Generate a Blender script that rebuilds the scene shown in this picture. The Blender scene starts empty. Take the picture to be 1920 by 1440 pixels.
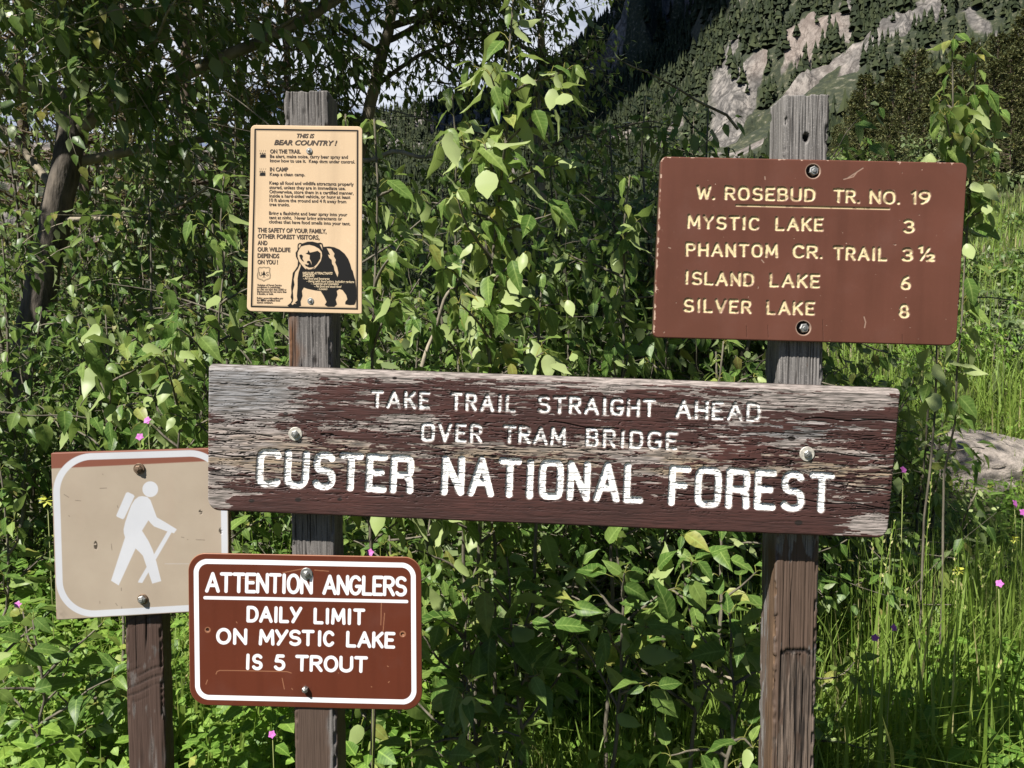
import bpy, math, random
import numpy as np
from mathutils import Vector

# ------------------------------------------------------------------ camera, world, sun, exposure
S = bpy.context.scene
COL = S.collection
PITCH = math.radians(3.4)
EYE = np.array([0.0, 0.0, 1.5])
FPX = 1500.0                       # focal length in pixels of the 1920 px wide photograph
cam = bpy.data.cameras.new('camera')
cam.sensor_width = 36.0
cam.lens = 36.0 * FPX / 1920.0
cam.clip_start = 0.05
cam.clip_end = 6000
camo = bpy.data.objects.new('camera', cam)
COL.objects.link(camo)
camo.location = EYE
camo.rotation_euler = (math.radians(90) - PITCH, 0, 0)
S.camera = camo

SUN_TO = Vector((-1.0, -1.0, 1.75)).normalized()
W = bpy.data.worlds.new('World')
S.world = W
W.use_nodes = True
wt = W.node_tree
wt.nodes.clear()
sky = wt.nodes.new('ShaderNodeTexSky')
sky.sky_type = 'NISHITA'
sky.sun_disc = False
sky.sun_elevation = math.asin(SUN_TO.z)
sky.sun_rotation = math.radians(225)
sky.altitude = 1900
sky.air_density = 1.0
sky.dust_density = 0.6
bg = wt.nodes.new('ShaderNodeBackground')
bg.inputs['Strength'].default_value = 0.046
wo = wt.nodes.new('ShaderNodeOutputWorld')
tcw = wt.nodes.new('ShaderNodeTexCoord')
sep = wt.nodes.new('ShaderNodeSeparateXYZ')
wt.links.new(tcw.outputs['Generated'], sep.inputs[0])
addz = wt.nodes.new('ShaderNodeMath'); addz.operation = 'ADD'; addz.inputs[1].default_value = 0.25
wt.links.new(sep.outputs['Z'], addz.inputs[0])
maxz = wt.nodes.new('ShaderNodeMath'); maxz.operation = 'MAXIMUM'; maxz.inputs[1].default_value = 0.05
wt.links.new(addz.outputs[0], maxz.inputs[0])
comb = wt.nodes.new('ShaderNodeCombineXYZ')
for ax, k in (('X', 0), ('Y', 1)):
    dv = wt.nodes.new('ShaderNodeMath'); dv.operation = 'DIVIDE'
    wt.links.new(sep.outputs[ax], dv.inputs[0]); wt.links.new(maxz.outputs[0], dv.inputs[1])
    wt.links.new(dv.outputs[0], comb.inputs[k])
cn = wt.nodes.new('ShaderNodeTexNoise')
cn.inputs['Scale'].default_value = 2.3
cn.inputs['Detail'].default_value = 7
cn.inputs['Roughness'].default_value = 0.55
wt.links.new(comb.outputs[0], cn.inputs['Vector'])
cr = wt.nodes.new('ShaderNodeValToRGB')
cr.color_ramp.elements[0].position = 0.37
cr.color_ramp.elements[1].position = 0.53
wt.links.new(cn.outputs['Fac'], cr.inputs[0])
skys = wt.nodes.new('ShaderNodeMix'); skys.data_type = 'RGBA'; skys.blend_type = 'MULTIPLY'
skys.inputs['Factor'].default_value = 1.0
skys.inputs[7].default_value = (0.42, 0.55, 0.76, 1)
wt.links.new(sky.outputs[0], skys.inputs[6])
mx = wt.nodes.new('ShaderNodeMix'); mx.data_type = 'RGBA'
mx.inputs[7].default_value = (8.6, 9.1, 10.2, 1)
fy = wt.nodes.new('ShaderNodeMapRange')
fy.inputs['From Min'].default_value = 0.45; fy.inputs['From Max'].default_value = 0.80
wt.links.new(sep.outputs['Y'], fy.inputs['Value'])
fm = wt.nodes.new('ShaderNodeMath'); fm.operation = 'MULTIPLY'
wt.links.new(cr.outputs[0], fm.inputs[0]); wt.links.new(fy.outputs[0], fm.inputs[1])
wt.links.new(fm.outputs[0], mx.inputs['Factor'])
wt.links.new(skys.outputs[2], mx.inputs[6])
wt.links.new(mx.outputs[2], bg.inputs['Color'])
wt.links.new(bg.outputs[0], wo.inputs[0])

sl = bpy.data.lights.new('sun', 'SUN')
sl.energy = 5.0
sl.angle = math.radians(0.5)
sl.color = (1.0, 0.955, 0.88)
so = bpy.data.objects.new('sun', sl)
COL.objects.link(so)
so.rotation_euler = (-SUN_TO).to_track_quat('-Z', 'Y').to_euler()

S.view_settings.view_transform = 'Standard'
S.view_settings.look = 'None'
S.view_settings.exposure = 1.0
S.view_settings.gamma = 1.0
S.cycles.use_denoising = True
S.cycles.max_bounces = 6
S.cycles.diffuse_bounces = 3
S.cycles.transmission_bounces = 3
S.cycles.transparent_max_bounces = 4
S.cycles.sample_clamp_indirect = 6

# ------------------------------------------------------------------ helpers: pixels, noise, meshes
CP, SP = math.cos(PITCH), math.sin(PITCH)


def at(px, py, Y):
    """World point on the vertical plane at distance Y behind photograph pixel (px, py)."""
    px = np.asarray(px, float); py = np.asarray(py, float)
    x = (px - 960) / FPX; y = (720 - py) / FPX
    dy = CP + y * SP
    dz = -SP + y * CP
    t = Y / dy
    return np.stack([x * t, np.broadcast_to(Y, t.shape) * 1.0, EYE[2] + dz * t], -1)


def zat(py, Y):
    return float(at(960, py, Y)[2])


def xat(px, py, Y):
    return float(at(px, py, Y)[0])


RTAB = np.random.RandomState(7).rand(65536)


def vnoise(x, y, seed=0):
    xi = np.floor(x).astype(np.int64); yi = np.floor(y).astype(np.int64)
    xf = x - xi; yf = y - yi
    u = xf * xf * (3 - 2 * xf); v = yf * yf * (3 - 2 * yf)

    def h(i, j):
        return RTAB[((i * 73856093) ^ (j * 19349663) ^ (seed * 83492791 + 12345)) & 65535]
    a = h(xi, yi); b = h(xi + 1, yi); c = h(xi, yi + 1); d = h(xi + 1, yi + 1)
    return (a * (1 - u) + b * u) * (1 - v) + (c * (1 - u) + d * u) * v


def fbm(x, y, octs=4, seed=0, gain=0.5):
    t = 0; amp = 1; tot = 0
    for o in range(octs):
        t = t + amp * vnoise(x * 2 ** o + 17.3 * o, y * 2 ** o - 9.1 * o, seed + o)
        tot += amp; amp *= gain
    return t / tot


def sst(a, b, x):
    t = np.clip((x - a) / (b - a), 0, 1)
    return t * t * (3 - 2 * t)


def tag(o, label=None, cat=None, group=None, kind=None):
    if label: o['label'] = label
    if cat: o['category'] = cat
    if group: o['group'] = group
    if kind: o['kind'] = kind
    return o


def empty(name, loc, label, cat, group=None):
    o = bpy.data.objects.new(name, None)
    o.empty_display_size = 0.1
    COL.objects.link(o)
    o.location = loc
    return tag(o, label, cat, group)


def link_mesh(name, V, Fs, mat, parent=None, attr=None, smooth=True):
    """V in world coordinates; Fs a list of integer arrays (n, k)."""
    V = np.asarray(V, float)
    if parent is not None:
        V = V - np.array(parent.location)
    me = bpy.data.meshes.new(name)
    me.vertices.add(len(V))
    me.vertices.foreach_set('co', V.astype(np.float32).ravel())
    Fs = [np.asarray(f, np.int32) for f in Fs if len(f)]
    loops = np.concatenate([f.ravel() for f in Fs])
    tot = np.concatenate([np.full(len(f), f.shape[1], np.int32) for f in Fs])
    st = np.concatenate([[0], np.cumsum(tot)[:-1]]).astype(np.int32)
    me.loops.add(len(loops))
    me.loops.foreach_set('vertex_index', loops)
    me.polygons.add(len(tot))
    me.polygons.foreach_set('loop_start', st)
    me.polygons.foreach_set('loop_total', tot)
    me.polygons.foreach_set('use_smooth', np.full(len(tot), smooth, bool))
    me.update(calc_edges=True)
    if attr is not None:
        for k, A in attr.items():
            a = me.attributes.new(k, 'FLOAT_COLOR', 'POINT')
            a.data.foreach_set('color', np.asarray(A, np.float32).ravel())
    me.validate()
    if mat is not None:
        me.materials.append(mat)
    o = bpy.data.objects.new(name, me)
    COL.objects.link(o)
    if parent is not None:
        o.parent = parent
    return o


class Geo:
    def __init__(self):
        self.v = []; self.f = []; self.a = []; self.n = 0

    def add(self, V, Fs, A=None):
        V = np.asarray(V, float).reshape(-1, 3)
        self.v.append(V)
        for f in Fs:
            self.f.append(np.asarray(f, np.int64) + self.n)
        if A is None:
            A = np.zeros((len(V), 4))
        self.a.append(A)
        self.n += len(V)

    def tube(self, pts, rad, n=6, val=0.5):
        P = np.asarray(pts, float)
        m = len(P)
        R = np.broadcast_to(np.asarray(rad, float), (m,))
        T = np.gradient(P, axis=0)
        T /= np.linalg.norm(T, axis=1, keepdims=True) + 1e-9
        ref = np.array([0.13, 0.97, 0.2]) if abs(T[0][2]) > 0.7 else np.array([0.1, 0.15, 0.98])
        A = np.cross(T, ref); A /= np.linalg.norm(A, axis=1, keepdims=True) + 1e-9
        B = np.cross(T, A)
        an = np.linspace(0, 2 * math.pi, n, endpoint=False)
        V = P[:, None, :] + R[:, None, None] * (np.cos(an)[None, :, None] * A[:, None, :] + np.sin(an)[None, :, None] * B[:, None, :])
        idx = np.arange(m * n).reshape(m, n)
        a = idx[:-1]; b = idx[1:]
        F = np.stack([a, np.roll(a, -1, 1), np.roll(b, -1, 1), b], -1).reshape(-1, 4)
        V = V.reshape(-1, 3)
        At = np.zeros((len(V), 4)); At[:, 0] = val; At[:, 1] = 1
        fl = [F]
        V = np.vstack([V, P[-1:] + T[-1:] * R[-1] * 0.5]); At = np.vstack([At, At[-1:]])
        last = idx[-1]
        fl.append(np.stack([last, np.roll(last, -1), np.full(n, m * n)], -1))
        self.add(V, fl, At)

    def prism(self, outline, c, u, v, w, d0, d1, ch=0.0):
        """Extrude a 2-D outline (in the u,v plane round c) from d0 to d1 along w, with a small chamfer at d1."""
        O = np.asarray(outline, float); n = len(O)
        rings = []
        lv = [(1, d0), (1, d1 - ch), (1 - ch / (np.abs(O).max() + 1e-9), d1)]
        for s, d in lv:
            rings.append(c + O[:, :1] * s * u + O[:, 1:] * s * v + d * w)
        V = np.vstack(rings + [c[None] + d1 * w])
        F = []
        for k in range(2):
            a = np.arange(n) + k * n; b = a + n
            F.append(np.stack([a, np.roll(a, -1), np.roll(b, -1), b], -1))
        a = np.arange(n) + 2 * n
        self.add(V, [np.vstack(F), np.stack([a, np.roll(a, -1), np.full(n, 3 * n)], -1)])

    def obj(self, name, mat, parent=None, smooth=True):
        return link_mesh(name, np.vstack(self.v), self.merge(), mat, parent, {'leaf': np.vstack(self.a)}, smooth)

    def merge(self):
        out = {}
        for f in self.f:
            if len(f):
                out.setdefault(f.shape[1], []).append(f)
        return [np.vstack(v) for v in out.values()]


# ------------------------------------------------------------------ materials
def new_mat(name):
    m = bpy.data.materials.new(name)
    m.use_nodes = True
    nt = m.node_tree
    b = nt.nodes['Principled BSDF']
    return m, nt, b


def nd(nt, typ, **kw):
    n = nt.nodes.new('ShaderNode' + typ)
    for k, v in kw.items():
        if hasattr(n, k) and k not in ('Scale', 'Detail'):
            setattr(n, k, v)
        else:
            n.inputs[k].default_value = v
    return n


def mixc(nt, fac, a, b, blend='MIX'):
    n = nt.nodes.new('ShaderNodeMix'); n.data_type = 'RGBA'; n.blend_type = blend
    for sock, val in ((0, fac), (6, a), (7, b)):
        if hasattr(val, 'is_linked') or hasattr(val, 'links'):
            nt.links.new(val, n.inputs[sock])
        elif sock == 0:
            n.inputs[0].default_value = val
        else:
            n.inputs[sock].default_value = tuple(val) + (1,)
    return n.outputs[2]


def ramp(nt, src, stops):
    n = nt.nodes.new('ShaderNodeValToRGB')
    e = n.color_ramp.elements
    while len(e) < len(stops):
        e.new(0.5)
    for k, (p, c) in enumerate(stops):
        e[k].position = p
        e[k].color = (tuple(c) + (1,)) if not np.isscalar(c) else (c, c, c, 1)
    nt.links.new(src, n.inputs[0])
    return n.outputs[0]


def noise(nt, scale, detail=4, vec=None, stretch=None, rough=0.55):
    tc = nt.nodes.new('ShaderNodeTexCoord')
    src = tc.outputs['Object'] if vec is None else vec
    if stretch:
        mp = nt.nodes.new('ShaderNodeMapping')
        mp.inputs['Scale'].default_value = stretch
        nt.links.new(src, mp.inputs[0]); src = mp.outputs[0]
    n = nt.nodes.new('ShaderNodeTexNoise')
    n.inputs['Scale'].default_value = scale
    n.inputs['Detail'].default_value = detail
    n.inputs['Roughness'].default_value = rough
    nt.links.new(src, n.inputs['Vector'])
    return n.outputs['Fac']


def bump(nt, b, h, strength=0.3, dist=0.002):
    n = nt.nodes.new('ShaderNodeBump')
    n.inputs['Strength'].default_value = strength
    n.inputs['Distance'].default_value = dist
    nt.links.new(h, n.inputs['Height'])
    nt.links.new(n.outputs[0], b.inputs['Normal'])


def attr_rgb(nt, name):
    a = nt.nodes.new('ShaderNodeAttribute'); a.attribute_name = name
    s = nt.nodes.new('ShaderNodeSeparateColor')
    nt.links.new(a.outputs['Color'], s.inputs[0])
    return s.outputs[0], s.outputs[1], s.outputs[2], a.outputs['Alpha']


def leaf_mat(name, c0, c1, c2, back, rough=0.4, trans=0.3, tcol=None, spec=0.22, vein=True, c3=None):
    m, nt, b = new_mat(name)
    r, g, t, _ = attr_rgb(nt, 'leaf')
    col = ramp(nt, r, [(0.0, c0), (0.5, c1), (0.88, c2), (0.985, c3 or c2)])
    bl = noise(nt, 55, 4)
    col = mixc(nt, ramp(nt, bl, [(0.36, 0.38), (0.5, 0.0)]), col, tuple(k * 0.55 for k in c0))
    col = mixc(nt, ramp(nt, bl, [(0.55, 0.0), (0.72, 0.3)]), col, tuple(min(1, k * 1.25) for k in c2))
    if vein:
        vf = ramp(nt, g, [(0.0, 0.5), (0.14, 0.0)])
        col = mixc(nt, vf, col, tuple(min(1, k * 1.7 + 0.02) for k in c2))
        ph = nt.nodes.new('ShaderNodeMath'); ph.operation = 'MULTIPLY_ADD'; ph.inputs[1].default_value = -0.16
        nt.links.new(g, ph.inputs[0]); nt.links.new(t, ph.inputs[2])
        fr = nt.nodes.new('ShaderNodeMath'); fr.operation = 'PINGPONG'; fr.inputs[1].default_value = 0.062
        nt.links.new(ph.outputs[0], fr.inputs[0])
        col = mixc(nt, ramp(nt, fr.outputs[0], [(0.0, 0.42), (0.012, 0.0)]), col, tuple(min(1, k * 1.5 + 0.02) for k in c2))
    geo = nt.nodes.new('ShaderNodeNewGeometry')
    col = mixc(nt, geo.outputs['Backfacing'], col, back)
    nt.links.new(col, b.inputs['Base Color'])
    b.inputs['Roughness'].default_value = rough
    b.inputs['Specular IOR Level'].default_value = spec
    tr = nt.nodes.new('ShaderNodeBsdfTranslucent')
    tc = tcol or tuple(k * 1.6 for k in c2)
    tr.inputs['Color'].default_value = tuple(tc) + (1,)
    ms = nt.nodes.new('ShaderNodeMixShader')
    ms.inputs[0].default_value = trans
    nt.links.new(b.outputs[0], ms.inputs[1])
    nt.links.new(tr.outputs[0], ms.inputs[2])
    nt.links.new(ms.outputs[0], nt.nodes['Material Output'].inputs[0])
    return m


def bark_mat(name, ca, cb, scale=14, stretch=(1, 1, 0.25), rough=0.9, bstr=0.6):
    m, nt, b = new_mat(name)
    f = noise(nt, scale, 6, stretch=stretch)
    nt.links.new(ramp(nt, f, [(0.3, ca), (0.68, cb)]), b.inputs['Base Color'])
    b.inputs['Roughness'].default_value = rough
    bump(nt, b, f, bstr, 0.02)
    return m


def metal_mat(name, col, rough=0.35, metal=1.0):
    m, nt, b = new_mat(name)
    f = noise(nt, 180, 4)
    nt.links.new(ramp(nt, f, [(0.3, tuple(k * 0.55 for k in col)), (0.65, col)]), b.inputs['Base Color'])
    b.inputs['Roughness'].default_value = rough
    b.inputs['Metallic'].default_value = metal
    return m


M = {}
M['poplar'] = leaf_mat('poplar leaf', (0.044, 0.093, 0.0185), (0.084, 0.157, 0.0327), (0.175, 0.247, 0.0599), (0.257, 0.324, 0.1190), 0.40, 0.28, c3=(0.246, 0.247, 0.0617))
M['poplar_pale'] = leaf_mat('young poplar leaf', (0.062, 0.126, 0.0246), (0.111, 0.187, 0.0406), (0.216, 0.283, 0.0749), (0.329, 0.391, 0.1675), 0.40, 0.32, c3=(0.308, 0.278, 0.0705))
M['shrub'] = leaf_mat('shrub leaf', (0.033, 0.076, 0.0141), (0.066, 0.128, 0.0246), (0.149, 0.216, 0.0476), (0.159, 0.206, 0.0881), 0.42, 0.25, c3=(0.206, 0.175, 0.0529))
M['shrub_blue'] = leaf_mat('grey green shrub leaf', (0.039, 0.064, 0.0229), (0.072, 0.108, 0.0371), (0.144, 0.191, 0.0705), (0.206, 0.237, 0.1234), 0.5, 0.2)
M['tree'] = leaf_mat('cottonwood tree leaf', (0.039, 0.078, 0.0150), (0.070, 0.126, 0.0255), (0.154, 0.216, 0.0511), (0.175, 0.216, 0.0925), 0.38, 0.27, vein=False, c3=(0.226, 0.206, 0.0529))
M['cover'] = leaf_mat('ground plant leaf', (0.057, 0.129, 0.0176), (0.115, 0.216, 0.0318), (0.216, 0.319, 0.0564), (0.165, 0.237, 0.0661), 0.5, 0.32, c3=(0.329, 0.288, 0.0881))
M['grass'] = leaf_mat('grass blade', (0.084, 0.149, 0.0211), (0.159, 0.252, 0.0371), (0.277, 0.350, 0.0793), (0.170, 0.247, 0.0485), 0.5, 0.34, vein=False, c3=(0.494, 0.433, 0.2115))
M['bank_grass'] = leaf_mat('bank grass blade', (0.050, 0.072, 0.022), (0.085, 0.115, 0.036), (0.16, 0.18, 0.072), (0.11, 0.15, 0.05), 0.6, 0.3, vein=False, c3=(0.36, 0.31, 0.20))
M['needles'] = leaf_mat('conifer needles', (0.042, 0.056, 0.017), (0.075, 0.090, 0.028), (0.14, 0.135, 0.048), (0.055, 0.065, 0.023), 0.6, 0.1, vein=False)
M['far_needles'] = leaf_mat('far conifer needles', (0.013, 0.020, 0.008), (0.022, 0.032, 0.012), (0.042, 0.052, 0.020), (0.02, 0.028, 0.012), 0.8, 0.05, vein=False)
M['brown_needles'] = leaf_mat('lodgepole needles', (0.05, 0.055, 0.016), (0.09, 0.085, 0.028), (0.15, 0.12, 0.045), (0.07, 0.07, 0.025), 0.6, 0.15, vein=False)
M['twig'] = bark_mat('twig bark', (0.055, 0.046, 0.032), (0.17, 0.15, 0.11), 30)
M['greentwig'] = bark_mat('green shoot', (0.16, 0.20, 0.055), (0.26, 0.27, 0.09), 30, rough=0.6, bstr=0.1)
M['bark'] = bark_mat('cottonwood bark', (0.028, 0.023, 0.018), (0.14, 0.115, 0.09), 16, (1.3, 1.3, 0.35), bstr=1.0)
M['palebark'] = bark_mat('smooth pale bark', (0.12, 0.105, 0.075), (0.34, 0.29, 0.21), 12, (1, 1, 0.6))
M['pinebark'] = bark_mat('pine bark', (0.05, 0.035, 0.025), (0.14, 0.10, 0.07), 6)
M['zinc'] = metal_mat('galvanised steel', (0.46, 0.46, 0.44), 0.55)
M['rusty'] = metal_mat('rusty steel', (0.22, 0.15, 0.10), 0.6, 0.6)
M['washer'] = metal_mat('pale washer', (0.66, 0.62, 0.54), 0.55, 0.35)

# ------------------------------------------------------------------ sign panels: fine grids with real relief
def homog(q):
    A = []
    for (u, v), (x, y) in zip(((0, 0), (1, 0), (1, 1), (0, 1)), q):
        A.append([u, v, 1, 0, 0, 0, -x * u, -x * v, x]); A.append([0, 0, 0, u, v, 1, -y * u, -y * v, y])
    A = np.array(A, float)
    s = np.linalg.solve(A[:, :8], A[:, 8])
    return np.append(s, 1).reshape(3, 3)


def happly(Hm, u, v):
    w = Hm[2, 0] * u + Hm[2, 1] * v + Hm[2, 2]
    return (Hm[0, 0] * u + Hm[0, 1] * v + Hm[0, 2]) / w, (Hm[1, 0] * u + Hm[1, 1] * v + Hm[1, 2]) / w


class Panel:
    def __init__(s, quad, Y, thick, cell, radii, edge):
        s.q = np.array(quad, float); s.Y = Y; s.thick = thick; s.cell = cell
        s.w = np.linalg.norm(s.q[1] - s.q[0]); s.h = np.linalg.norm(s.q[3] - s.q[0])
        s.nu = int(s.w / cell) + 1; s.nv = int(s.h / cell) + 1
        s.Hm = homog(s.q); s.Hi = np.linalg.inv(s.Hm)
        s.radii = radii; s.edge = edge
        s.m = Y / FPX
        U, V = np.meshgrid(np.linspace(0, s.w, s.nu), np.linspace(0, s.h, s.nv))
        s.d, gu, gv = s.sdf(U, V)
        out = np.maximum(s.d, 0)
        s.U = U - out * gu; s.V = V - out * gv
        s.PX, s.PY = happly(s.Hm, s.U / s.w, s.V / s.h)
        s.H = s.edge(s.U, s.V, np.minimum(s.d, 0), s)
        s.K = np.zeros(s.PX.shape + (4,))

    def sdf(s, U, V):
        cx, cy = s.w / 2, s.h / 2
        R = np.where(V < cy, np.where(U < cx, s.radii[0], s.radii[1]), np.where(U < cx, s.radii[3], s.radii[2]))
        dx = U - cx; dy = V - cy
        qx = np.abs(dx) - (cx - R); qy = np.abs(dy) - (cy - R)
        ax = np.maximum(qx, 0); ay = np.maximum(qy, 0)
        L = np.hypot(ax, ay)
        d = L + np.minimum(np.maximum(qx, qy), 0) - R
        return d, np.sign(dx) * ax / (L + 1e-9), np.sign(dy) * ay / (L + 1e-9)

    def window(s, x0, y0, x1, y1):
        u, v = happly(s.Hi, np.array([x0, x1, x1, x0]), np.array([y0, y0, y1, y1]))
        i0 = max(0, int(u.min() * (s.nu - 1)) - 2); i1 = min(s.nu, int(u.max() * (s.nu - 1)) + 4)
        j0 = max(0, int(v.min() * (s.nv - 1)) - 2); j1 = min(s.nv, int(v.max() * (s.nv - 1)) + 4)
        return slice(j0, max(j1, j0)), slice(i0, max(i1, i0))

    def strokes(s, polys, pad):
        D = np.full(s.PX.shape, 999.0)
        for P in polys:
            P = np.asarray(P, float)
            if len(P) == 1: P = np.vstack([P, P + 1e-4])
            for a, b in zip(P[:-1], P[1:]):
                w = s.window(min(a[0], b[0]) - pad, min(a[1], b[1]) - pad, max(a[0], b[0]) + pad, max(a[1], b[1]) + pad)
                X = s.PX[w] - a[0]; Yy = s.PY[w] - a[1]
                if X.size == 0: continue
                e = b - a; L2 = e @ e + 1e-12
                t = np.clip((X * e[0] + Yy * e[1]) / L2, 0, 1)
                D[w] = np.minimum(D[w], np.hypot(X - t * e[0], Yy - t * e[1]))
        return D

    def inside(s, P, soft=0.5):
        P = np.asarray(P, float)
        D = s.strokes([np.vstack([P, P[:1]])], 3)
        I = np.zeros(s.PX.shape, bool)
        w = s.window(P[:, 0].min(), P[:, 1].min(), P[:, 0].max(), P[:, 1].max())
        X, Y = s.PX[w], s.PY[w]
        ins = np.zeros(X.shape, bool)
        for a, b in zip(P, np.roll(P, -1, 0)):
            if a[1] == b[1]: continue
            c = ((a[1] > Y) != (b[1] > Y)) & (X < (b[0] - a[0]) * (Y - a[1]) / (b[1] - a[1]) + a[0])
            ins ^= c
        I[w] = ins
        sd = np.where(I, -D, D)
        return sst(soft, -soft, sd)

    def build(s, name, mat, parent, side):
        G = at(s.PX, s.PY, s.Y)
        G[..., 1] -= s.H * s.m
        idx = np.arange(s.nu * s.nv).reshape(s.nv, s.nu)
        F = np.stack([idx[:-1, :-1], idx[1:, :-1], idx[1:, 1:], idx[:-1, 1:]], -1).reshape(-1, 4)
        o = (s.d > 1e-6).ravel()
        F = F[~(o[F].all(1))]
        ring = []
        cx, cy = s.w / 2, s.h / 2
        for (qx, qy, a0), R in zip(((0, 0, 180), (1, 0, 270), (1, 1, 0), (0, 1, 90)), s.radii):
            c0 = np.array([R if qx == 0 else s.w - R, R if qy == 0 else s.h - R])
            for k in range(9):
                a = math.radians(a0 + 90 * k / 8)
                ring.append(c0 + R * np.array([math.cos(a), math.sin(a)]))
        ring = np.array(ring)
        full = []
        for a, b in zip(ring, np.roll(ring, -1, 0)):
            n = max(1, int(np.linalg.norm(b - a) / 12))
            for k in range(n): full.append(a + (b - a) * k / n)
        R = np.array(full)
        eh = s.edge(R[:, 0], R[:, 1], np.zeros(len(R)), s)
        rx, ry = happly(s.Hm, R[:, 0] / s.w, R[:, 1] / s.h)
        A = at(rx, ry, s.Y); B = A.copy()
        A[:, 1] -= eh * s.m; B[:, 1] += s.thick
        n = len(R); base = s.nu * s.nv
        i = np.arange(n); j = np.roll(i, -1)
        F2 = np.stack([i, j, j + n, i + n], -1) + base
        cap = (np.arange(n) + base + n)[None]
        Vt = np.vstack([G.reshape(-1, 3), A, B])
        K = np.vstack([s.K.reshape(-1, 4), np.tile(np.array(side, float), (2 * n, 1))])
        return link_mesh(name, Vt, [F, F2, cap], mat, parent, {'mask': K})


def round_edge(r):
    def f(U, V, d, s):
        t = 1 - np.clip(-d / r, 0, 1)
        return -r * (1 - np.sqrt(np.clip(1 - t * t, 0, 1)))
    return f


# ------------------------------------------------------------------ routed capital letters as strokes
def arc(cx, cy, rx, ry, a0, a1, p=2.0, n=16):
    a = np.radians(np.linspace(a0, a1, n))
    c, s_ = np.cos(a), np.sin(a)
    return [(cx + rx * np.sign(x) * abs(x) ** (2 / p), cy + ry * np.sign(y) * abs(y) ** (2 / p)) for x, y in zip(c, s_)]


def glyph(ch, p):
    q = min(p, 2.6)
    if ch == 'A': return .72, [[(0, 0), (.36, 1), (.72, 0)], [(.13, .33), (.59, .33)]]
    if ch == 'B': return .58, [[(0, 0), (0, 1), (.28, 1)] + arc(.28, .76, .26, .24, 90, -90, q) + [(0, .52)], [(.28, .52)] + arc(.3, .26, .28, .26, 90, -90, q) + [(0, 0)]]
    if ch == 'C': return .62, [arc(.32, .5, .32, .5, 40, 320, p)]
    if ch == 'D': return .62, [[(0, 0), (0, 1), (.24, 1)] + arc(.24, .5, .38, .5, 90, -90, p) + [(0, 0)]]
    if ch == 'E': return .5, [[(.5, 1), (0, 1), (0, 0), (.5, 0)], [(0, .52), (.4, .52)]]
    if ch == 'F': return .5, [[(.5, 1), (0, 1), (0, 0)], [(0, .52), (.4, .52)]]
    if ch == 'G': return .66, [arc(.33, .5, .33, .5, 42, 335, p) + [(.66, .44), (.4, .44)]]
    if ch == 'H': return .6, [[(0, 0), (0, 1)], [(.6, 0), (.6, 1)], [(0, .5), (.6, .5)]]
    if ch == 'I': return .14, [[(.07, 0), (.07, 1)]]
    if ch == 'K': return .56, [[(0, 0), (0, 1)], [(.54, 1), (0, .4)], [(.19, .6), (.56, 0)]]
    if ch == 'L': return .48, [[(0, 1), (0, 0), (.48, 0)]]
    if ch == 'M': return .78, [[(0, 0), (.05, 1), (.39, .22), (.73, 1), (.78, 0)]]
    if ch == 'N': return .6, [[(0, 0), (0, 1), (.6, 0), (.6, 1)]]
    if ch == 'O': return .66, [arc(.33, .5, .33, .5, 0, 360, p, 32)]
    if ch == 'P': return .55, [[(0, 0), (0, 1), (.28, 1)] + arc(.28, .74, .27, .26, 90, -90, q) + [(0, .48)]]
    if ch == 'R': return .57, [[(0, 0), (0, 1), (.28, 1)] + arc(.28, .75, .27, .25, 90, -90, q) + [(0, .5)], [(.26, .5), (.57, 0)]]
    if ch == 'r': return .58, [[(0, 0), (0, 1), (.38, 1)] + arc(.38, .74, .2, .26, 90, -90, 3.2) + [(0, .48)], [(.42, .48), (.56, .3), (.58, 0)]]
    if ch == 'S': return .58, [arc(.3, .75, .27, .25, 30, 270, q) + arc(.29, .25, .29, .25, 90, -150, q)]
    if ch == 'T': return .6, [[(0, 1), (.6, 1)], [(.3, 1), (.3, 0)]]
    if ch == 'U': return .62, [[(0, 1), (0, .32)] + arc(.31, .32, .31, .32, 180, 360, q) + [(.62, 1)]]
    if ch == 'V': return .66, [[(0, 1), (.33, 0), (.66, 1)]]
    if ch == 'W': return .9, [[(0, 1), (.22, 0), (.45, .8), (.68, 0), (.9, 1)]]
    if ch == 'Y': return .62, [[(0, 1), (.31, .46), (.62, 1)], [(.31, .46), (.31, 0)]]
    if ch == 'y': return .64, [[(0, 1), (.3, .42)], [(.64, 1), (.12, 0)]]
    if ch == '1': return .16, [[(0, .84), (.16, 1), (.16, 0)]]
    if ch == '2': return .56, [arc(.28, .72, .27, .28, 160, -35) + [(0, 0), (.56, 0)]]
    if ch == '3': return .56, [arc(.26, .75, .26, .25, 150, -90) + arc(.26, .26, .3, .26, 90, -150)]
    if ch == '5': return .58, [[(.52, 1), (.14, 1), (.06, .62), (.28, .62)] + arc(.28, .31, .3, .31, 88, -150)]
    if ch == '6': return .56, [arc(.28, .28, .28, .28, 0, 360, 2, 24), [(.0, .3), (.06, .6), (.2, .84), (.42, 1)]]
    if ch == '8': return .56, [arc(.28, .75, .23, .25, -90, 270, 2, 24), arc(.28, .26, .28, .26, 90, 450, 2, 24)]
    if ch == '9': return .56, [arc(.28, .72, .28, .28, 0, 360, 2, 24), [(.56, .7), (.5, .4), (.36, .16), (.14, 0)]]
    if ch == '.': return .0, [[(0, 0), (.01, 0)]]
    if ch == '/': return .55, [[(0, 0), (.55, 1)]]
    raise KeyError(ch)


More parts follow.
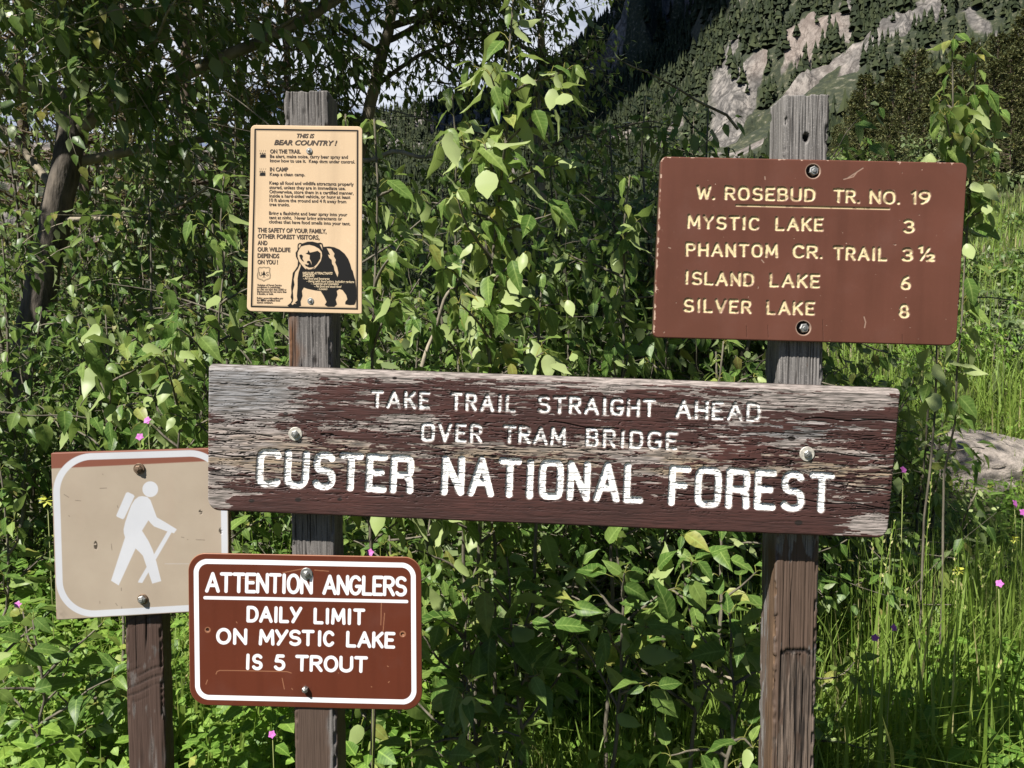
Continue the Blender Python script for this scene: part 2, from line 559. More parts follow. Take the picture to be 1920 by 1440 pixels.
def word(txt, x0, y0, x1, y1, h, w, p=2.0, gap=.30, slant=0.0, var=None):
    """Strokes (photo pixels) of a word whose ink runs from baseline point (x0,y0) to (x1,y1), height h, stroke w."""
    A = np.array([x0, y0], float); B = np.array([x1, y1], float)
    e = (B - A) / np.linalg.norm(B - A); up = np.array([e[1], -e[0]])
    A = A + e * w / 2 + up * w / 2
    L = np.linalg.norm(B - np.array([x0, y0])) - w
    gl = [glyph(c, p) for c in txt]
    k = gap
    tot = sum(g[0] for g in gl) + k * (len(gl) - 1)
    # dot and I are narrow: fixed extra room comes with the gap
    fx = L / tot if tot > 0 else 1
    hh = h - w
    out = []; x = 0
    for g in gl:
        for P in g[1]:
            P = np.array(P)
            out.append(A + np.outer((P[:, 0] + x) * fx + slant * hh * P[:, 1], e) + np.outer(P[:, 1] * hh, up))
        x += g[0] + k
    return out


# ------------------------------------------------------------------ sign materials
def sign_mat(name, build, rough=0.5):
    m, nt, b = new_mat(name)
    b.inputs['Specular IOR Level'].default_value = 0.22
    r, g, bl, a = attr_rgb(nt, 'mask')
    col, ro, bm = build(nt, r, g, bl, a)
    nt.links.new(col, b.inputs['Base Color'])
    if ro is None: b.inputs['Roughness'].default_value = rough
    else: nt.links.new(ro, b.inputs['Roughness'])
    if bm is not None: bump(nt, b, bm[0], bm[1], bm[2])
    return m


def m_board(nt, r, g, bl, a):
    fine = noise(nt, 260, 5, stretch=(0.12, 1, 1.3))
    wide = noise(nt, 9, 3, stretch=(0.5, 1, 2))
    wood = ramp(nt, a, [(0.0, (0.26, 0.255, 0.26)), (0.4, (0.34, 0.285, 0.255)), (1.0, (0.27, 0.20, 0.125))])
    wood = mixc(nt, ramp(nt, fine, [(0.36, 1.0), (0.6, 0.0)]), wood, (0.10, 0.088, 0.078))
    brown = ramp(nt, wide, [(0.3, (0.050, 0.026, 0.023)), (0.7, (0.080, 0.035, 0.030))])
    brown = mixc(nt, ramp(nt, fine, [(0.36, 0.7), (0.54, 0.0)]), brown, (0.032, 0.019, 0.017))
    col = mixc(nt, g, wood, brown)
    col = mixc(nt, r, col, (0.84, 0.83, 0.81))
    col = mixc(nt, bl, col, (0.022, 0.017, 0.015))
    ro = ramp(nt, g, [(0, 0.85), (1, 0.5)])
    return col, ro, (fine, 0.35, 0.002)


def m_plain(c0, c1, bare, letter, scale=6, edge=(0.02, 0.015, 0.012)):
    def f(nt, r, g, bl, a):
        n = noise(nt, scale, 5)
        n2 = noise(nt, 120, 3)
        col = ramp(nt, n, [(0.32, c0), (0.68, c1)])
        col = mixc(nt, ramp(nt, n2, [(0.62, 0.0), (0.8, 0.25)]), col, tuple(min(1, k * 1.5) for k in c1))
        vs = noise(nt, 26, 5, stretch=(1, 1, 0.07))
        col = mixc(nt, ramp(nt, vs, [(0.50, 0.0), (0.74, 0.30)]), col, tuple(k * 0.62 for k in c0))
        n3 = noise(nt, 11, 6)
        col = mixc(nt, ramp(nt, n3, [(0.52, 0.0), (0.75, 0.22)]), col, tuple(min(1, k * 0.9 + 0.035) for k in c1))
        col = mixc(nt, g, col, bare)
        col = mixc(nt, r, col, letter)
        col = mixc(nt, bl, col, edge)
        return col, None, (n2, 0.08, 0.001)
    return f


def m_hiker(nt, r, g, bl, a):
    n = noise(nt, 7, 5)
    v = noise(nt, 18, 4, stretch=(1, 1, 0.15))
    tan = ramp(nt, n, [(0.3, (0.322, 0.264, 0.203)), (0.7, (0.380, 0.318, 0.248))])
    tan = mixc(nt, ramp(nt, v, [(0.55, 0.0), (0.8, 0.35)]), tan, (0.36, 0.28, 0.215))
    col = mixc(nt, g, tan, (0.19, 0.070, 0.045))
    white = ramp(nt, n, [(0.3, (0.46, 0.47, 0.50)), (0.7, (0.53, 0.54, 0.57))])
    col = mixc(nt, r, col, white)
    col = mixc(nt, bl, col, (0.04, 0.03, 0.022))
    return col, None, None


def m_post(grey, brown, fresh):
    def f(nt, r, g, bl, a):
        fine = noise(nt, 220, 5, stretch=(1.4, 1.4, 0.06))
        wide = noise(nt, 16, 4, stretch=(1, 1, 0.25))
        speck = noise(nt, 420, 2)
        w = mixc(nt, ramp(nt, fine, [(0.35, 0.75), (0.6, 0.0)]), grey, tuple(k * 0.3 for k in grey))
        w = mixc(nt, ramp(nt, speck, [(0.55, 0.0), (0.72, 0.5)]), w, tuple(min(1, k * 1.7) for k in grey))
        fr = mixc(nt, ramp(nt, fine, [(0.35, 0.8), (0.62, 0.0)]), fresh, tuple(k * 0.3 for k in fresh))
        w = mixc(nt, bl, w, fr)
        br = ramp(nt, wide, [(0.3, tuple(k * 0.75 for k in brown)), (0.7, brown)])
        br = mixc(nt, ramp(nt, fine, [(0.3, 0.4), (0.46, 0.0)]), br, tuple(k * 0.45 for k in brown))
        col = mixc(nt, r, w, br)
        col = mixc(nt, g, col, (0.018, 0.014, 0.012))
        return col, ramp(nt, r, [(0, 0.9), (1, 0.55)]), (fine, 0.5, 0.003)
    return f


M['board'] = sign_mat('peeling routed board', m_board)
M['trail'] = sign_mat('brown painted plywood', m_plain((0.106, 0.042, 0.0275), (0.134, 0.052, 0.035), (0.36, 0.25, 0.19), (0.66, 0.54, 0.31)), 0.42)
M['angler'] = sign_mat('brown sheet sign', m_plain((0.101, 0.0255, 0.0135), (0.115, 0.0290, 0.0150), (0.45, 0.22, 0.12), (0.86, 0.86, 0.88), 4), 0.4)
M['hiker'] = sign_mat('faded tan sign', m_hiker, 0.55)
M['bear'] = sign_mat('orange tan sheet sign', m_plain((0.605, 0.440, 0.280), (0.65, 0.480, 0.310), (0.3, 0.12, 0.05), (0.012, 0.011, 0.010), 3, (0.06, 0.05, 0.04)), 0.45)
M['post_grey'] = sign_mat('weathered post left', m_post((0.165, 0.152, 0.143), (0.104, 0.071, 0.055), (0.17, 0.085, 0.045)))
M['post_right'] = sign_mat('weathered post right', m_post((0.205, 0.192, 0.182), (0.106, 0.071, 0.053), (0.135, 0.084, 0.051)))
M['post_saw'] = sign_mat('brown stained post', m_post((0.13, 0.11, 0.10), (0.080, 0.051, 0.041), (0.17, 0.085, 0.045)))
m_, nt_, b_ = new_mat('dark print ink'); b_.inputs['Base Color'].default_value = (0.045, 0.026, 0.016, 1); b_.inputs['Roughness'].default_value = 0.6; M['ink'] = m_
m_, nt_, b_ = new_mat('pale print ink'); b_.inputs['Base Color'].default_value = (0.60, 0.47, 0.30, 1); b_.inputs['Roughness'].default_value = 0.6; M['pale_ink'] = m_


# ------------------------------------------------------------------ bolts
def ngon(n, r, a0=0.0):
    a = np.linspace(0, 2 * math.pi, n, endpoint=False) + a0
    return np.stack([np.cos(a) * r, np.sin(a) * r], -1)


AX, AZ, AF = np.array([1.0, 0, 0]), np.array([0, 0, 1.0]), np.array([0, -1.0, 0])


def bolt(parent, px, py, Y, r_head, r_wash, proud, mat='zinc', wmat='washer', rot=0.3, wthick=0.002, dome=False):
    """Hexagon-headed bolt with a washer, standing proud of the sign face at distance Y."""
    c = at(px, py, Y)
    k = Y / FPX
    g = Geo()
    g.prism(ngon(14 if dome else 6, r_head * k, rot), c, AX, AZ, AF, -0.004, proud, proud * (0.55 if dome else 0.25))
    g.prism(ngon(8, r_head * k * 0.45), c, AX, AZ, AF, proud * 0.5, proud * 1.25, 0.0008)
    bo = g.obj('bolt', M[mat], parent, smooth=False)
    if r_wash:
        w = Geo()
        w.prism(ngon(28, r_wash * k), c, AX, AZ, AF, -0.003, wthick, 0.0007)
        wo_ = w.obj('washer', M[wmat], None, smooth=False)
        wo_.parent = bo
        wo_.matrix_parent_inverse.identity()
        wo_.location = -Vector(parent.location)
    return bo


# ------------------------------------------------------------------ posts
PY0 = 1.60          # front face of the two main posts


def make_post(px_l, px_r, py_ref, Yf, depth, top_px, label, mat, field, top_rag=0.0018, cat='post'):
    xl, xr = xat(px_l, py_ref, Yf), xat(px_r, py_ref, Yf)
    ztop = zat(top_px, Yf); z0 = -0.35
    w = xr - xl
    root = empty('sign_post', ((xl + xr) / 2, Yf + depth / 2, 0.0), label, cat, None)
    per = []                       # (x, y, nx, ny, face, s) round the post: front, right, back, left
    rc = 0.004; st = 0.0012
    def side(a, b, n, f):
        L = np.linalg.norm(np.array(b) - np.array(a)); k = max(3, int(L / (st if f in (0, 3, 1) else 0.006)))
        for t in np.linspace(0, 1, k):
            per.append((a[0] + (b[0] - a[0]) * t, a[1] + (b[1] - a[1]) * t, n[0], n[1], f, t))
    side((xl + rc, Yf), (xr - rc, Yf), (0, -1), 0)
    side((xr, Yf + rc), (xr, Yf + depth - rc), (1, 0), 1)
    side((xr - rc, Yf + depth), (xl + rc, Yf + depth), (0, 1), 2)
    side((xl, Yf + depth - rc), (xl, Yf + rc), (-1, 0), 3)
    P = np.array(per)
    zs = np.concatenate([np.linspace(z0, 0.55, 30), np.arange(0.56, ztop, 0.0035), [ztop]])
    Z, K = np.meshgrid(zs, np.arange(len(P)), indexing='ij')
    F_, T_ = P[K, 4], P[K, 5]
    scale = FPX / Yf
    pyy = 631 - (Z - 1.5) * scale * 1.0
    s = np.arange(len(P))[K] * 1.0
    h, mask = field(F_, T_, pyy, s)
    edge_ = np.minimum(T_, 1 - T_)
    h = h - .006 * sst(.07, .0, edge_) * sst(.50, .68, fbm(s * 0 + F_ * 9 + (T_ > .5) * 31, pyy / 26.0, 4, 87))
    X = P[K, 0] + P[K, 2] * h; Yv = P[K, 1] + P[K, 3] * h
    rag = (vnoise(s / 5.0, s * 0, 3) - 0.6) * top_rag * 2
    Zt = Z + np.where(Z > ztop - 0.02, (Z - (ztop - 0.02)) / 0.02, 0) * rag
    V = np.stack([X, Yv, Zt], -1)
    n = len(P); m = len(zs)
    idx = np.arange(m * n).reshape(m, n)
    nx = np.roll(idx, -1, 1)
    F = np.stack([idx[:-1], nx[:-1], nx[1:], idx[1:]], -1).reshape(-1, 4)
    Vf = V.reshape(-1, 3); Af = mask.reshape(-1, 4)
    # end grain on top
    ctr = np.array([[(xl + xr) / 2, Yf + depth / 2, ztop - 0.004]])
    cap = np.stack([idx[-1], nx[-1], np.full(n, m * n)], -1)
    Vf = np.vstack([Vf, ctr]); Af = np.vstack([Af, [[0, 0, 0, 0]]])
    link_mesh('post_timber', Vf, [F, cap], mat, root, {'mask': Af})
    return root


def grain(F, s, py, k=1.0, seed=1):
    g = fbm(s / 3.2, py / 160.0, 3, seed)
    return (g - 0.5) * 0.0035 * k, g


def f_left(F, T, py, s):
    h, g = grain(F, s, py, 1.0, 11)
    n = fbm(s / 14.0, py / 60.0, 4, 21)
    paint = sst(1130, 1230, py + (n - 0.5) * 500) * (1 - sst(.80, .92, T + (n - .5) * .3) * (F == 0))
    dark = sst(.64, .70, fbm(s / 2.2, py / 90.0, 3, 31)) * 0.8 * (1 - paint)
    orange = ((F == 0) * sst(.34, .06, T + (n - .5) * .5) * sst(560, 600, py) * (1 - sst(700, 900, py)))
    knot = np.exp(-(((T - .62) / .05) ** 2 + ((py - 676) / 8.0) ** 2)) * (F == 0)
    knot2 = np.exp(-(((T - .45) / .045) ** 2 + ((py - 217) / 6.0) ** 2)) * (F == 0) * .6
    dark = np.clip(dark + knot + knot2, 0, 1)
    h = h * (1 - .7 * paint) - dark * .002
    chip = (F == 0) * sst(200, 172, py + 150 * np.abs(T - .28))
    h = h - chip * 0.004
    dark = np.maximum(dark, chip * .5)
    return h, np.stack([paint, dark, orange, g], -1)


def f_right(F, T, py, s):
    g = fbm(s / 4.0, py / 400.0, 2, 41)
    groove = np.abs(np.sin(s * .62 + 3 * fbm(s / 30.0, py / 300.0, 2, 5)))
    top = sst(1060, 700, py)
    h = (g - .5) * .003 - (1 - sst(0, .35, groove)) * .0026 * (F == 0) * (0.6 + .4 * top)
    n = fbm(s / 7.0, py / 38.0, 4, 51)
    paint = sst(.52, .58, n + .5 * sst(1010, 1075, py) - .62 * sst(1190, 1300, py) * ((F == 0) * sst(.06, .16, T) * .7 + .3) - .05 - .3 * sst(1010, 960, py))
    paint = paint * (F == 0) + (F != 0) * sst(1020, 1060, py) * sst(.45, .55, n + .12) * .8
    orange = (F == 3) * sst(.30, .62, T + (n - .5) * .4) * sst(980, 1060, py) + (F == 0) * sst(.16, .08, T) * sst(1150, 1250, py) * sst(.42, .55, n)
    strip = sst(.42, .6, fbm(s / 5.0, py / 120.0, 3, 57))
    orange = np.clip(orange + (F == 0) * .7 * sst(1225, 1245, py), 0, 1)
    paint = np.maximum(paint, (F == 0) * sst(1240, 1250, py) * strip * sst(1330, 1270, py + 60 * strip) * .9)
    paint = paint * (1 - .9 * (F == 3) * sst(.30, .6, T))
    dark = np.clip(sst(.66, .74, fbm(s / 2.0, py / 120.0, 3, 61)) * .7 + (F == 0) * sst(1238, 1244, py) * .65 * sst(.5, .62, fbm(s / 4.5, py / 200.0, 3, 58)), 0, 1)
    split = sst(.018, .006, np.abs(T - .36 - .03 * (vnoise(py / 30.0, py * 0, 9) - .5))) * (F == 0) * sst(1085, 1110, py) * sst(1290, 1230, py)
    ledge = (F == 0) * sst(6, 2, np.abs(py - 1234 - 12 * (fbm(T * 7, T * 0, 3, 8) - .5))) * sst(.10, .14, T) * sst(.92, .88, T)
    hole = (F == 0) * sst(1.15, .85, np.hypot((T - .50) / .075, (py - 264) / 8.0))
    dark = np.clip(dark * (1 - .6 * paint) + split + ledge + hole, 0, 1)
    below = (F == 0) * sst(1236, 1240, py) * sst(.1, .14, T) * sst(.95, .9, T) * (1 - .8 * strip)
    dark = np.clip(dark + .45 * below * (1 - strip), 0, 1)
    h = h - split * .004 - ledge * .003 - hole * .012 - below * .0035
    return h, np.stack([np.clip(paint, 0, 1), dark, orange, g], -1)


def f_hike(F, T, py, s):
    saw = np.sin((py + 26 * T * (F == 0) + 10 * np.sin(T * 3) * T) / 2.6 + 4 * fbm(py / 60.0, s / 40.0, 2, 3))
    amp = sst(.35, .65, fbm(s / 40.0, py / 40.0, 2, 71))
    h = -sst(.55, 1, saw) * .0014 * (F == 0) * amp
    g = fbm(s / 3.0, py / 120.0, 3, 81)
    crack = sst(.03, .008, np.abs(T - .57 - .02 * np.sin(py / 30))) * (F == 0) * sst(1240, 1200, py)
    crack = np.maximum(crack, sst(.022, .006, np.abs(T - .28)) * (F == 0) * sst(1300, 1240, py) * .7)
    dark = np.clip(sst(.5, 1, saw) * .55 * (F == 0) * amp + crack, 0, 1)
    paint = sst(.26, .40, fbm(s / 9.0, py / 30.0, 4, 91))
    h = h + (g - .5) * .0016 - crack * .003
    return h, np.stack([paint, dark, 0 * g, g], -1)


post_l = make_post(540, 622, 640, PY0, 0.089, 171, 'weathered grey wooden post carrying the tan bear notice and the anglers sign', M['post_grey'], f_left)
post_r = make_post(1467, 1551, 400, PY0, 0.089, 178, 'grooved grey wooden post with a bolt hole, behind the trail distance sign', M['post_right'], f_right)
HY = 1.93
post_h = make_post(235.5, 305.5, 1250, HY, 0.055, 860, 'short dark brown saw-marked post under the white hiker sign', M['post_saw'], f_hike)

# ------------------------------------------------------------------ the big routed board
def board_edge(U, V, d, s):
    f = round_edge(4)(U, V, d, s)
    top = -np.clip(1 - V / 10.0, 0, 1) ** 1.2 * 14 * (1 - .35 * (fbm(U / 40.0, V / 8.0, 3, 5) - .5))
    return np.minimum(f, top)


BQ = [(390.5, 683), (1689.5, 729), (1664.5, 1010), (388.5, 957)]
BP = Panel(BQ, PY0 - 0.038, 0.0375, 0.85, (3, 4, 22, 24), board_edge)
U, V = BP.U, BP.V
PX, PY = BP.PX, BP.PY
n = .55 * fbm(U / 75, V / 7.5, 4, 3) + .45 * fbm(U / 20, V / 2.6, 3, 8)
n = n + .10 * (np.round(vnoise(U / 26, V / 3.6, 77) * 3) / 3 - .5)
bias = np.full(U.shape, -.15) + .055 * sst(60, 110, V) * sst(215, 180, V) - .03 * sst(900, 1250, U)
for cx, cy, sx, sy, amp in ((455, 725, 95, 42, .75), (640, 702, 190, 13, .42), (500, 790, 80, 30, .12), (440, 850, 75, 70, .25), (700, 690, 420, 9, .4),
                            (1150, 722, 260, 12, .24), (1450, 752, 150, 20, .34), (1600, 742, 90, 26, .38), (1560, 800, 110, 22, .16), (1580, 890, 90, 40, .12),
                            (1640, 985, 34, 20, .55), (1585, 988, 50, 14, .2), (404, 938, 26, 30, .45), (560, 855, 120, 35, .14), (900, 848, 220, 18, .15), (1210, 858, 150, 16, .22),
                            (775, 788, 50, 16, .35), (1400, 880, 160, 12, .1), (1500, 815, 60, 14, .25), (1385, 795, 30, 10, .2), (440, 830, 60, 30, .1)):
    bias += amp * np.exp(-((PX - cx) / sx) ** 2 - ((PY - cy) / sy) ** 2)
bias -= .22 * sst(205, 225, V) * sst(80, 150, U) * sst(1240, 1150, U)
bare = sst(.49, .515, n + bias)
chamf = sst(9, 7, V)
bare = np.maximum(bare, chamf * .96)
paint = 1 - bare
grain_b = fbm(U / 55, V / 2.2, 4, 14)
cr = np.abs(fbm(U / 170, V / 9.0, 3, 23) - .5)
cr2 = np.abs(fbm(U / 90, V / 4.5, 3, 29) - .5)
zone = sst(262, 205, V) * (0.35 + .65 * sst(70, 115, V))
cr3 = np.abs(fbm(U / 60, V / 3.0, 3, 37) - .5)
crack = np.clip(sst(.017, .003, cr) + .9 * sst(.016, .003, cr2) * sst(.38, .55, vnoise(U / 60, V / 14, 4)) + .7 * sst(.016, .004, cr3) * sst(.42, .6, vnoise(U / 45, V / 18, 14)), 0, 1) * (zone * .9 + .1)
for x0, x1, y0, y1 in ((390, 560, 853, 857), (392, 510, 812, 817), (392, 470, 888, 896), (1030, 1160, 792, 806), (1510, 1690, 785, 790), (1440, 1660, 842, 858), (1500, 1664, 938, 952), (1270, 1420, 925, 932),
                       (690, 812, 905, 921), (1560, 1670, 905, 921), (500, 640, 846, 850), (980, 1060, 868, 872)):
    xs = np.linspace(x0, x1, 14)
    ln = np.stack([xs, y0 + (y1 - y0) * (xs - x0) / (x1 - x0) + 2.2 * np.sin(xs / 17.0 + x0)], -1)
    D = BP.strokes([ln], 4)
    crack = np.maximum(crack, sst(1.7, .5, D))
yel = np.clip(.32 + .6 * np.exp(-((PY - 855 - (PX - 390) * .025) / 38) ** 2) * sst(.35, .6, fbm(U / 90, V / 12, 3, 44)) - .55 * np.exp(-((PX - 440) / 110) ** 2 - ((PY - 730) / 45) ** 2) - .5 * np.exp(-((PX - 1490) / 90) ** 2 - ((PY - 808) / 14) ** 2), 0, 1)
darkst = .55 * np.exp(-((PX - 1490) / 60) ** 2 - ((PY - 812) / 8) ** 2) + .35 * np.exp(-((PX - 1395) / 14) ** 2 - ((PY - 797) / 9) ** 2) + .25 * np.exp(-((PX - 640) / 160) ** 2 - ((PY - 790) / 12) ** 2) * grain_b
for hx, hy, r in ((559, 937, 4), (472, 939, 3.5), (637, 936, 3), (754, 930, 2.5), (1497, 980, 5), (536, 776, 3), (1484, 822, 5), (707, 714, 3), (740, 709, 3)):
    darkst = np.maximum(darkst, sst(r + 1, r - 1, np.hypot((PX - hx) / 1.5, PY - hy)))
ST1 = (word('TAKE', 694.5, 765, 806, 768, 34, 6.4, 2.6, .38) + word('TRAIL', 843, 769, 966.7, 774, 34, 6.4, 2.6, .42)
       + word('STRAIGHT', 1007, 774, 1229, 782.5, 34, 6.4, 3.2, .36) + word('AHEAD', 1265.5, 785, 1426, 791, 36, 6.6, 3, .36)
       + word('OVER', 788, 828, 904, 831, 36, 6.6, 4.5, .40) + word('TRAM', 942, 831, 1061, 836.5, 35, 6.6, 3, .34) + word('BRIDGE', 1097, 838, 1270, 845.5, 36, 6.6, 3.4, .42))
ST2 = (word('CUSTEr', 479, 913, 774, 926, 72, 12.5, 4.6, .34) + word('NATIONAL', 826, 928, 1205, 944, 75, 12.5, 4.6, .38)
       + word('FOrEST', 1252, 948, 1562, 962.5, 76, 12.5, 4.6, .36))
D1 = BP.strokes(ST1, 8) + (fbm(U / 6, V / 3, 2, 61) - .5) * .9
D2 = BP.strokes(ST2, 14) + (fbm(U / 9, V / 3, 2, 62) - .5) * 1.3
L1 = sst(3.1, 2.3, D1); L2 = sst(6.9, 5.8, D2)
chips = sst(.63, .70, fbm(U / 16, V / 4, 3, 66) + .10 * np.exp(-((PX - 1010) / 60) ** 2 - ((PY - 765) / 30) ** 2) + .12 * np.exp(-((PX - 1395) / 40) ** 2 - ((PY - 785) / 25) ** 2) - .11 * L2)
chips1 = sst(.55, .64, fbm(U / 13, V / 3.5, 3, 68)) * .4
letter = np.maximum(L1 * (1 - chips1), L2) * (1 - .85 * chips)
groove = -2.6 * np.sqrt(np.clip(1 - (D1 / 4.2) ** 2, 0, 1)) - 3.6 * np.sqrt(np.clip(1 - np.clip(D2 / 7.2, 0, 1) ** 4, 0, 1)) * (D2 < 7.2)
rim = np.clip(sst(5.4, 3.8, D1) * (1 - L1) + sst(9.0, 7.0, D2) * (1 - L2), 0, 1) * sst(.40, .6, fbm(U / 12, V / 6, 2, 70))
crack_l = crack * (1 - .75 * np.maximum(L1, L2))
BP.H = BP.H + paint * .7 + (grain_b - .5) * (2.2 * bare + .8 * paint) - crack * 2.6 + groove - rim * .4
BP.K[..., 0] = letter
BP.K[..., 1] = paint * (1 - .7 * rim)
BP.K[..., 2] = np.clip(crack_l * .95 + darkst * (1 - .7 * letter), 0, 1)
BP.K[..., 3] = yel
big = empty('forest_sign', tuple(at(1035, 850, PY0 - .02)), 'long peeling brown plank sign with routed white letters bolted across both posts', 'wooden sign')
BP.build('board', M['board'], big, (0, .25, .15, .3))
bolt(big, 554, 813.5, BP.Y, 7.5, 13, 0.007, rot=.2)
bolt(big, 1513, 851, BP.Y, 7.5, 14, 0.007, rot=.6)

# ------------------------------------------------------------------ trail distance sign
TQ = [(1240, 293), (1815, 305), (1793.5, 648.5), (1224.5, 633)]
TP = Panel(TQ, PY0 - 0.019, 0.0185, 0.8, (11, 13, 16, 10), round_edge(2.5))
U, V = TP.U, TP.V; PX, PY = TP.PX, TP.PY
W_ = 4.6; Hh = 26
ST = []
for t, x0, y0, x1, y1, p in (('W.', 1305.4, 373, 1340, 374.5, 2.4), ('ROSEBUD', 1358.8, 374.5, 1528.5, 378, 2.4), ('TR.', 1562, 379.5, 1612, 381, 2.4), ('NO.', 1630, 381.5, 1687, 383, 2.4), ('19', 1708, 382.5, 1744.5, 383.5, 2.2),
                             ('MYSTIC', 1288.4, 428, 1423.5, 432, 2.4), ('LAKE', 1453.4, 432, 1543.5, 433.5, 2.4), ('3', 1693.5, 437, 1714.5, 437.5, 2),
                             ('PHANTOM', 1285.6, 480, 1458.5, 483, 2.4), ('CR.', 1486, 483.5, 1541.5, 485, 2.4), ('TRAIL', 1562, 487, 1662.5, 489.5, 2.4), ('3', 1691, 490, 1711.5, 490.5, 2),
                             ('ISLAND', 1283.5, 533, 1413.5, 537, 2.4), ('LAKE', 1442.6, 538, 1537, 540, 2.4), ('6', 1688.5, 543, 1707.5, 543.5, 2),
                             ('SILVER', 1281, 585, 1408.5, 588, 2.4), ('LAKE', 1437, 589.5, 1527.5, 591, 2.4), ('8', 1685.5, 596, 1704.5, 596.5, 2)):
    ST += word(t, x0, y0, x1, y1, Hh, W_, p, .36 if len(t) > 3 else .30)
ST += word('1', 1722, 474, 1730, 474.3, 13, 3.6) + [np.array([(1727, 487), (1742, 465.5)])] + word('2', 1736.5, 489.5, 1752.5, 490, 14.5, 3.8)
D = TP.strokes(ST, 8) + (fbm(U / 5, V / 5, 2, 63) - .5) * 1.4
RU = TP.strokes([np.array([(1381, 385), (1667, 391.5)])], 6)
D = np.minimum(D, RU + .9)
L = sst(2.8, 1.9, D) * (1 - .55 * sst(.6, .7, fbm(U / 9, V / 9, 3, 13)))
rim = sst(4.6, 3.0, D) * (1 - sst(3.0, 2.2, D))
dd = -TP.d
chip = sst(.55, .60, fbm(U / 7, V / 7, 4, 33) + .44 * sst(8, 0, dd) * np.clip(sst(12, 0, U) * .85 + sst(8, 0, V) * .5 * sst(.45, .6, vnoise(U / 40, V * 0, 8)) + 1.5 * sst(30, 4, np.hypot(U, V * 1.4)) + sst(24, 0, np.hypot(TP.w - U, V)) * 1.1 + sst(336, 343, V) * .25, 0, 1) - .30)
lines = [np.array([(1400, 612), (1401, 632)]), np.array([(1692, 628), (1693, 646)]), np.array([(1440, 610), (1441, 633)]), np.array([(1543, 600), (1544, 642)])]
hl = sst(1.0, .3, TP.strokes(lines, 3)) * .7
scr = [np.array([(1620, 594), (1623, 604), (1621, 614)]), np.array([(1434, 331), (1434.5, 336)]), np.array([(1582, 336), (1600, 331), (1607, 322)]), np.array([(1590, 333), (1618, 315)]), np.array([(1254, 464), (1257, 465)]), np.array([(1428, 487), (1432, 492)])]
sc = sst(1.6, .5, TP.strokes(scr, 3)) * .75
hole = np.maximum(sst(13, 12, np.hypot(PX - 1524.5, PY - 321)), sst(13, 12, np.hypot(PX - 1506.5, PY - 615)))
hring = np.maximum(sst(2.2, .8, np.abs(np.hypot(PX - 1524.5, PY - 321) - 13.3)), sst(2.2, .8, np.abs(np.hypot(PX - 1506.5, PY - 615) - 13.3))) * .8
TP.H = TP.H - 2.0 * np.sqrt(np.clip(1 - (D / 3.2) ** 2, 0, 1)) - hole * 10 - chip * .8 - sc * .5 - hl * .8
TP.K[..., 0] = L
TP.K[..., 1] = np.clip(chip + sc + rim * .35 + hring, 0, 1)
TP.K[..., 2] = np.clip(hole * .9 + hl * .5, 0, 1)
trail = empty('trail_sign', tuple(at(1520, 470, PY0 - .01)), 'brown rectangular trail distance sign with cream routed lettering and mileages, high on the right post', 'trail sign')
TP.build('sign_board', M['trail'], trail, (0, .25, .1, 0))
bolt(trail, 1524.5, 321, TP.Y + .006, 9, 0, 0.007, rot=.4, mat='zinc')
bolt(trail, 1506.5, 615, TP.Y + .006, 9, 0, 0.007, rot=.1, mat='zinc')

# ------------------------------------------------------------------ anglers notice
AQ = [(352.5, 1036.5), (790, 1045), (791.5, 1332.5), (355.5, 1322)]
AP = Panel(AQ, PY0 - 0.0045, 0.0025, 0.8, (34, 32, 33, 34), round_edge(1.5))
U, V = AP.U, AP.V; PX, PY = AP.PX, AP.PY
ring = np.abs(-AP.d - 15.2)
rr = 22
qx = np.abs(U - AP.w / 2) - (AP.w / 2 - 15.2 - rr); qy = np.abs(V - AP.h / 2) - (AP.h / 2 - 15.2 - rr)
rs = np.abs(np.hypot(np.maximum(qx, 0), np.maximum(qy, 0)) + np.minimum(np.maximum(qx, qy), 0) - rr)
L = sst(4.9, 4.1, rs)
STa = (word('ATTENTION', 384.5, 1111, 586.5, 1115, 39, 6.7, 2.1, .2) + word('ANGLErS'.replace('r', 'R'), 604, 1115.5, 763, 1119, 38.5, 6.7, 2.1, .2))
STb = (word('DAILy', 462, 1167, 566, 1169, 31, 5.8, 2.1, .26) + word('LIMIT', 587.5, 1170.5, 684, 1172.5, 31, 5.8, 2.1, .30)
       + word('ON', 405, 1208, 463, 1209.5, 31, 5.8, 2.05, .28) + word('MyST', 485, 1210, 589, 1212, 30.5, 5.8, 2.05, .22) + word('IC', 594, 1212.5, 627.5, 1213.2, 30.5, 5.8, 2.05, .28)
       + word('LAKE', 648.5, 1214, 740.5, 1216.5, 31, 5.8, 2.1, .26) + word('IS', 459.5, 1256, 492, 1257, 30.5, 5.8, 2.05, .34) + word('5', 513, 1257.5, 534.5, 1258, 30.5, 5.8)
       + word('TROUT', 553, 1259, 689, 1262, 31, 5.8, 2.05, .24) + [np.array([(384.5, 1120.5), (762.5, 1128)])])
L = np.maximum(L, sst(3.4, 2.6, AP.strokes(STa, 8)))
L = np.maximum(L, sst(3.3, 2.5, AP.strokes(STb, 8)))
